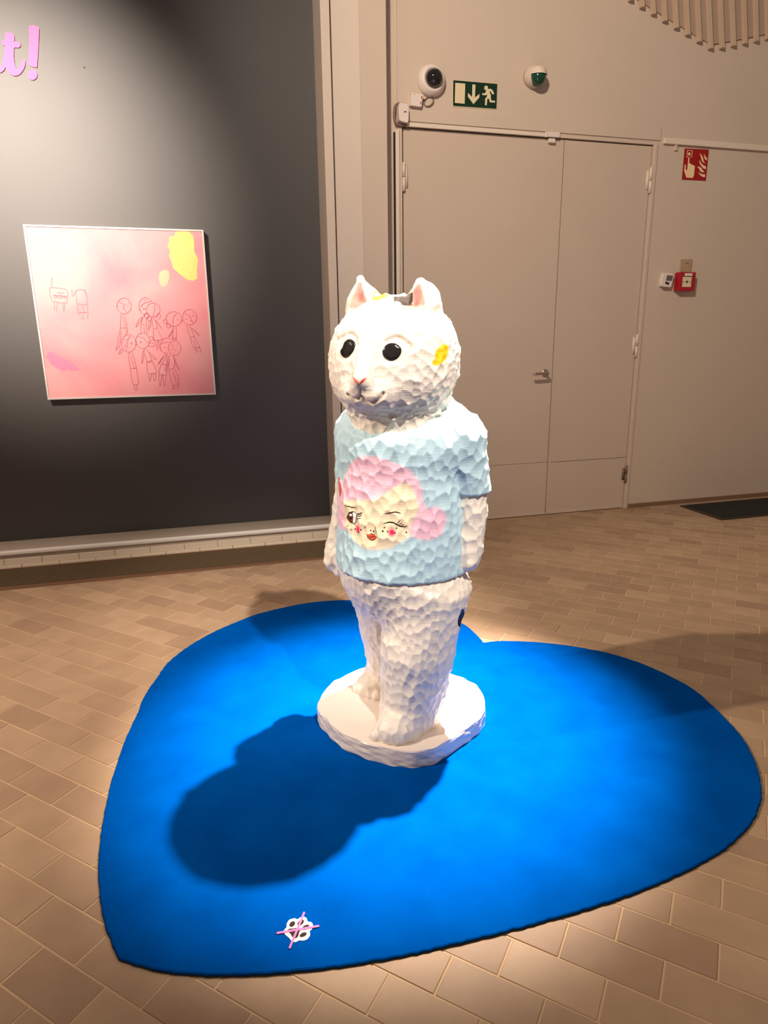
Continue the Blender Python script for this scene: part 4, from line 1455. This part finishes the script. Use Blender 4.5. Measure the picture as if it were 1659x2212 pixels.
def soft_mask(poly, a, b, blur, sa=1.0):
    out = np.zeros(len(a))
    offs = [(0, 0)] + [(blur * math.cos(t), blur * math.sin(t)) for t in np.linspace(0, 6.283, 8, endpoint=False)] + [(0.5 * blur * math.cos(t), 0.5 * blur * math.sin(t)) for t in np.linspace(0.4, 6.683, 6, endpoint=False)]
    for o in offs:
        out += poly_mask(poly, a + o[0] * sa, b + o[1])
    return out / len(offs)


def mixc(paint, col, w):
    return paint * (1 - w[:, None]) + np.array(col) * w[:, None]


V, Q = surface(sdf_body, (-0.32, -0.30, ZT - 0.012), (0.30, 0.24, 1.46), HRES)
N = vnormals(V, Q)
met = np.ones_like(V)
met[:, 2] = np.where(V[:, 2] > 1.04, 0.95, 0.68)
dsp, own = chisel(V, N, met, 0.0198, 0.0036, 11)
amp = np.ones(len(V))
ha, he = head_ang(V)
hd_ = V[:, 2] > 1.0
amp[(np.abs(V[:, 0]) > 0.045) & (V[:, 2] > 1.345)] = 0.35                                # ears are smoother
amp[hd_ & (np.abs(ha) < 0.16) & (he < 0.30) & (he > -0.36) & (V[:, 1] < -0.15)] = 0.2    # nose bridge
amp[hd_ & (np.abs(ha) < 0.75) & (he < 0.5) & (he > -0.62) & (V[:, 1] < -0.08)] *= 0.55    # the face is cut finer
cut = np.zeros(len(V))
paint = np.tile(WHITE, (len(V), 1))
groove_shade = np.array(lin((196, 156, 132)))  # tan shading of the carved grooves, put into the paint
for nm, w_, dep, tint in (('browL', 0.0065, 0.007, 0.25), ('browR', 0.0065, 0.007, 0.25), ('noseline', 0.004, 0.004, 0.15), ('phil', 0.0028, 0.005, 0.6), ('mouL', 0.0045, 0.008, 0.55), ('mouR', 0.0045, 0.008, 0.55)):
    dd = near_line(V, trace_head(smooth_open(HEADF[nm], 4)), 0.03)
    gk = np.exp(-(dd / w_) ** 2)
    cut = np.maximum(cut, gk * dep)
    paint = mixc(paint, groove_shade, np.exp(-(dd / (w_ * 0.7)) ** 2) * tint)
for nm in ('eyeL', 'eyeR'):
    c_ = trace_head([np.mean(HEADF[nm], axis=0)])[0]
    dd = np.linalg.norm(V - c_, axis=1)
    amp[dd < 0.042] *= 0.3
    cut = np.maximum(cut, 0.004 * np.clip(1 - (dd / 0.040) ** 2, 0, 1) * hd_)
V = V + N * (dsp * amp - cut)[:, None]
# paint
paint = mixc(paint, lin((122, 112, 106)), np.clip((0.0040 - sdf_check(V.astype(np.float32))) / 0.002, 0, 1) * (V[:, 1] > -0.110) * (V[:, 2] < 1.37))  # grey stands for the shade inside the crown crack
front = hd_ & (V[:, 1] < 0.0)
for nm, col, bl in (('nostL', lin((226, 120, 108)), 0.012), ('nostR', lin((226, 120, 108)), 0.012)):
    paint = mixc(paint, col, soft_mask(HEADF[nm], ha, he, bl) * front)
ck = soft_mask(HEADF['cheek'], ha, he, 0.012) * hd_
ok_ = np.zeros(own.max() + 1)
paint = mixc(paint, YELL, ck)
cr_ = [(0.012, -0.070), (0.010, -0.092), (0.002, -0.112), (-0.016, -0.112), (-0.035, -0.090), (-0.056, -0.050), (-0.030, -0.030), (-0.005, -0.045)]
paint = mixc(paint, YELL, soft_mask(cr_, V[:, 0], V[:, 1], 0.004) * (V[:, 2] > 1.30))
for s_ in (-1, 1):
    tz = 1.390 if s_ > 0 else 1.407
    hd2 = s_cone(V.astype(np.float32), (0.004 + s_ * 0.089, -0.094, tz - 0.064), (0.004 + s_ * 0.092, -0.071, tz - 0.010), 0.034, 0.009)
    ins = np.clip((0.007 - hd2) / 0.004, 0, 1) * (V[:, 2] > 1.315) * (V[:, 1] < -0.045) * np.clip((V[:, 2] - 1.315) / 0.02, 0, 1)
    paint = mixc(paint, PINK, ins)
    line = [(0.004 + s_ * 0.088, -0.066, tz - 0.050), (0.004 + s_ * 0.090, -0.072, tz - 0.010)]
    dd = near_line(V, line, 0.03)
    paint = mixc(paint, lin((206, 96, 92)), np.clip(1.3 - dd / 0.010, 0, 1) * ins)
sp_ = [(-0.030, 0.458), (-0.010, 0.452), (0.012, 0.430), (0.016, 0.408), (0.000, 0.386), (-0.022, 0.390), (-0.040, 0.408), (-0.034, 0.432)]
paint = mixc(paint, (0.006, 0.005, 0.005), soft_mask(sp_, V[:, 1], V[:, 2], 0.0015) * (V[:, 0] > 0.15))
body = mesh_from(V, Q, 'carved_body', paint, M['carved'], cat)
body['label'] = 'white gouged head, arms and legs of the carved cat'

V2, Q2 = surface(sdf_shirt, (-0.32, -0.24, 0.53), (0.32, 0.26, 1.18), HRES)
N2 = vnormals(V2, Q2)
met = np.ones_like(V2)
met[:, 2] = 0.68
dsp, own2 = chisel(V2, N2, met, 0.0215, 0.0037, 23)
V2 = V2 + N2 * dsp[:, None]
BLUE = np.array(lin((188, 217, 227)))
paint2 = np.tile(BLUE, (len(V2), 1))
sa_, sz_ = ang_z(V2)
chest = np.abs(V2[:, 0]) < 0.205
paint2 = mixc(paint2, lin((246, 196, 212)), soft_mask(SHIRTF['hair'], sa_, sz_, 0.005, 5.0) * chest)
paint2 = mixc(paint2, lin((246, 226, 192)), soft_mask(SHIRTF['face'], sa_, sz_, 0.005, 5.0) * chest)
for nm in ('blushL', 'blushR'):
    ca, cz = SHIRTF[nm][0]
    rr_ = np.hypot((sa_ - ca) * 0.19, (sz_ - cz) * 0.92)
    paint2 = mixc(paint2, lin((250, 24, 104)), np.clip(1.45 - rr_ / 0.0115, 0, 1) ** 1.3 * chest)
shirt = mesh_from(V2, Q2, 'shirt', paint2, M['carved'], cat)
shirt['label'] = 'pale blue carved shirt with a painted winking girl face'

# plinth
outl = [(-0.236, -0.144), (-0.27, -0.069), (-0.292, 0.024), (-0.271, 0.086), (-0.245, 0.160), (-0.19, 0.225), (-0.10, 0.268), (0.0, 0.285), (0.071, 0.281), (0.139, 0.261), (0.201, 0.224), (0.254, 0.139), (0.263, 0.068), (0.25, -0.005), (0.228, -0.094), (0.198, -0.163), (0.143, -0.212), (0.072, -0.236), (-0.015, -0.236), (-0.107, -0.218), (-0.18, -0.185)]
oo = smooth_closed(outl, 10)
bm = bmesh.new()
rings = []
nn_ = len(oo)
rr = np.random.default_rng(3)
ph = rr.uniform(0, 6.28, 12)
chips = rr.normal(0, 1, (14, nn_))
for _ in range(2):
    chips = (chips + np.roll(chips, 1, 1) + np.roll(chips, -1, 1)) / 2.2
for lv, (z, s) in enumerate(((0.0, 0.996), (0.005, 1.0), (0.014, 1.0), (0.024, 1.0), (0.034, 1.0), (0.044, 1.0), (ZT - 0.004, 0.999), (ZT, 0.990))):
    row = []
    for i_, p in enumerate(oo):
        t = 2 * math.pi * i_ / nn_
        w_ = 0.003 * math.sin(7 * t + ph[0]) + 0.0013 * math.sin(23 * t + ph[2]) + 0.0009 * chips[lv][i_]
        L = math.hypot(*p)
        f_ = s + w_ / L
        row.append(bm.verts.new((p[0] * f_, p[1] * f_, z + (0.0006 * chips[lv][(i_ * 3) % nn_] if 0 < lv < 6 else 0))))
    rings.append(row)
for A, B in zip(rings[:-1], rings[1:]):
    for i_ in range(nn_):
        bm.faces.new((A[i_], A[(i_ + 1) % nn_], B[(i_ + 1) % nn_], B[i_]))
bm.faces.new(rings[0][::-1])
bm.faces.new(rings[-1])
plinth = from_bm('plinth', bm, M['plinth'], cat)
plinth['label'] = 'rough white round wooden plinth'
# ---- eyes, nostril and the painted drawing on the shirt lie on the cut surface
def sub_bvh(V, Q, keep):
    q = Q[keep[Q].all(1)]
    used = np.unique(q)
    mp = -np.ones(len(V), np.int64)
    mp[used] = np.arange(len(used))
    return BVHTree.FromPolygons(V[used].tolist(), mp[q].tolist())


bv_head = sub_bvh(V, Q, (V[:, 2] > 1.0) & (V[:, 1] < 0.02))
bv_shirt = sub_bvh(V2, Q2, (V2[:, 1] < 0.06) & (V2[:, 2] > 0.6))


def hit_head(a, e):
    d = Vector((math.sin(a) * math.cos(e), -math.cos(a) * math.cos(e), math.sin(e)))
    c = Vector(HC)
    h = bv_head.ray_cast(c + d * 0.5, -d)
    return h[0], d


def hit_shirt(a, z):
    d = Vector((math.sin(a), -math.cos(a), 0))
    c = Vector((0, 0.010, z))
    h = bv_shirt.ray_cast(c + d * 0.5, -d)
    return h[0], d


def patch(name, poly, hit, m, lift, bulge=0.0, rings=7, sub=3, parent=cat):
    P = np.array(smooth_closed(poly, sub))
    c = P.mean(0)
    bm = bmesh.new()
    prev = None
    for k in range(rings):
        s = (k + 1) / rings
        row = []
        for p in P:
            q = c + (p - c) * s
            pos, d = hit(q[0], q[1])
            row.append(bm.verts.new(pos + d * (lift + bulge * math.sqrt(max(0.0, 1 - s * s)))))
        if prev is None:
            pos, d = hit(c[0], c[1])
            ce = bm.verts.new(pos + d * (lift + bulge))
            for i in range(len(row)):
                bm.faces.new((ce, row[i], row[(i + 1) % len(row)]))
        else:
            for i in range(len(row)):
                bm.faces.new((prev[i], row[i], row[(i + 1) % len(row)], prev[(i + 1) % len(row)]))
        prev = row
    skirt = []
    for v, p in zip(prev, P):
        pos, d = hit(p[0], p[1])
        skirt.append(bm.verts.new(pos - d * 0.002))
    for i in range(len(prev)):
        bm.faces.new((prev[i], skirt[i], skirt[(i + 1) % len(prev)], prev[(i + 1) % len(prev)]))
    return from_bm(name, bm, m, parent, True)


def smooth_dome(poly, hit, bulge, m, name):
    """an eye: lens on a fitted disc, standing a little proud of the socket"""
    P = np.array(smooth_closed(poly, 4))
    c = P.mean(0)
    pos0, d0 = hit(c[0], c[1])
    edge = [hit(p[0], p[1]) for p in P]
    nrm = Vector((0, 0, 0))
    for i in range(len(edge)):
        nrm += (edge[i][0] - pos0).cross(edge[(i + 1) % len(edge)][0] - pos0)
    nrm.normalize()
    if nrm.dot(d0) < 0:
        nrm = -nrm
    base = sum((e[0] - pos0).dot(nrm) for e in edge) / len(edge)
    bm = bmesh.new()
    rr_ = np.random.default_rng(len(name))
    rings = []
    for s, hgt in ((1.0, -0.006), (1.0, 0.0015), (0.97, 0.004), (0.88, 0.0075), (0.72, 0.0105), (0.5, 0.0125), (0.25, 0.0135)):
        row = []
        for e in edge:
            v = e[0] - pos0
            fl_ = v - nrm * v.dot(nrm) + nrm * base
            lump = rr_.normal(0, 0.00035) if 0.2 < s < 0.8 else 0
            row.append(bm.verts.new(pos0 + (fl_ - nrm * base) * s + nrm * (base * 0.6 + hgt * bulge + lump)))
        rings.append(row)
    for A_, B_ in zip(rings[:-1], rings[1:]):
        for i in range(len(A_)):
            bm.faces.new((A_[i], A_[(i + 1) % len(A_)], B_[(i + 1) % len(A_)], B_[i]))
    bm.faces.new(rings[-1])
    return from_bm(name, bm, m, cat, True)


for nm in ('eyeL', 'eyeR'):
    e = smooth_dome(HEADF[nm], hit_head, 0.55, M['eye_black'], 'eye')
    e['label'] = 'glossy black oval eye'
patch('nostril', HEADF['nostD'], hit_head, M['nostril'], 0.0008, rings=3)


def ink(name, lines, hit, m, width, parent=cat, lift=0.0011):
    """brush line lying on the cut surface, pointed at both ends"""
    bm = bmesh.new()
    for ln in lines:
        P = smooth_open(ln, 6)
        pts = []
        for p in P:
            pos, d = hit(p[0], p[1])
            if pos is not None:
                pts.append((pos + d * lift, d))
        n = len(pts)
        L, R_ = [], []
        for i, (p, d) in enumerate(pts):
            t = pts[min(i + 1, n - 1)][0] - pts[max(i - 1, 0)][0]
            t.normalize()
            sd = t.cross(d).normalized()
            u = i / (n - 1)
            w = width * (0.35 + 0.65 * min(1.0, 4 * min(u, 1 - u)))
            L.append(bm.verts.new(p + sd * w / 2))
            R_.append(bm.verts.new(p - sd * w / 2))
        for i in range(n - 1):
            bm.faces.new((L[i], L[i + 1], R_[i + 1], R_[i]))
    return from_bm(name, bm, m, parent)


G = SHIRTF
patch('painted_iris', G['iris'], hit_shirt, M['iris'], 0.0007, parent=shirt)
patch('painted_eye_white', G['white'], hit_shirt, M['eye_white'], 0.0007, parent=shirt)
patch('painted_pupil', G['pupil'], hit_shirt, M['ink_black'], 0.0012, rings=4, parent=shirt)
patch('painted_glint', G['glint'], hit_shirt, M['eye_white'], 0.0017, rings=3, parent=shirt)
ink('painted_eye_outline', [G['lid'], G['lidlow'], G['whiteedge']], hit_shirt, M['ink'], 0.0024, shirt, 0.0019)
ink('painted_lashes', [G['lash1'], G['lash2'], G['lash3']], hit_shirt, M['ink'], 0.0020, shirt)
ink('painted_brow', [G['brow1']], hit_shirt, M['ink'], 0.0026, shirt)
ink('painted_brow', [G['brow2']], hit_shirt, M['ink'], 0.0028, shirt)
ink('painted_wink', [G['wink']], hit_shirt, M['ink'], 0.0036, shirt)
ink('painted_lashes', [G['wl1'], G['wl2'], G['wl3']], hit_shirt, M['ink'], 0.0022, shirt)
ink('painted_nose', [G['nose']], hit_shirt, M['ink'], 0.0016, shirt)
patch('painted_lips', G['lips'], hit_shirt, M['lip'], 0.0007, parent=shirt, sub=2)
ink('painted_lip_line', [G['lipline'], G['lips'][:5], G['lips'][5:] + G['lips'][:1]], hit_shirt, M['ink'], 0.0013, shirt)
for k, (a, z) in enumerate(G['dots']):
    r_ = 0.0021 if k not in (1, 9) else 0.0028
    patch('painted_freckle', [(a + r_ / 0.19 * math.cos(t), z + r_ * math.sin(t)) for t in np.linspace(0, 2 * math.pi, 7, endpoint=False)], hit_shirt, M['ink_black'], 0.0010, rings=2, sub=1, parent=shirt)
patch('painted_hair_tie', G['tie'], hit_shirt, M['lip'], 0.0008, sub=2, parent=shirt)
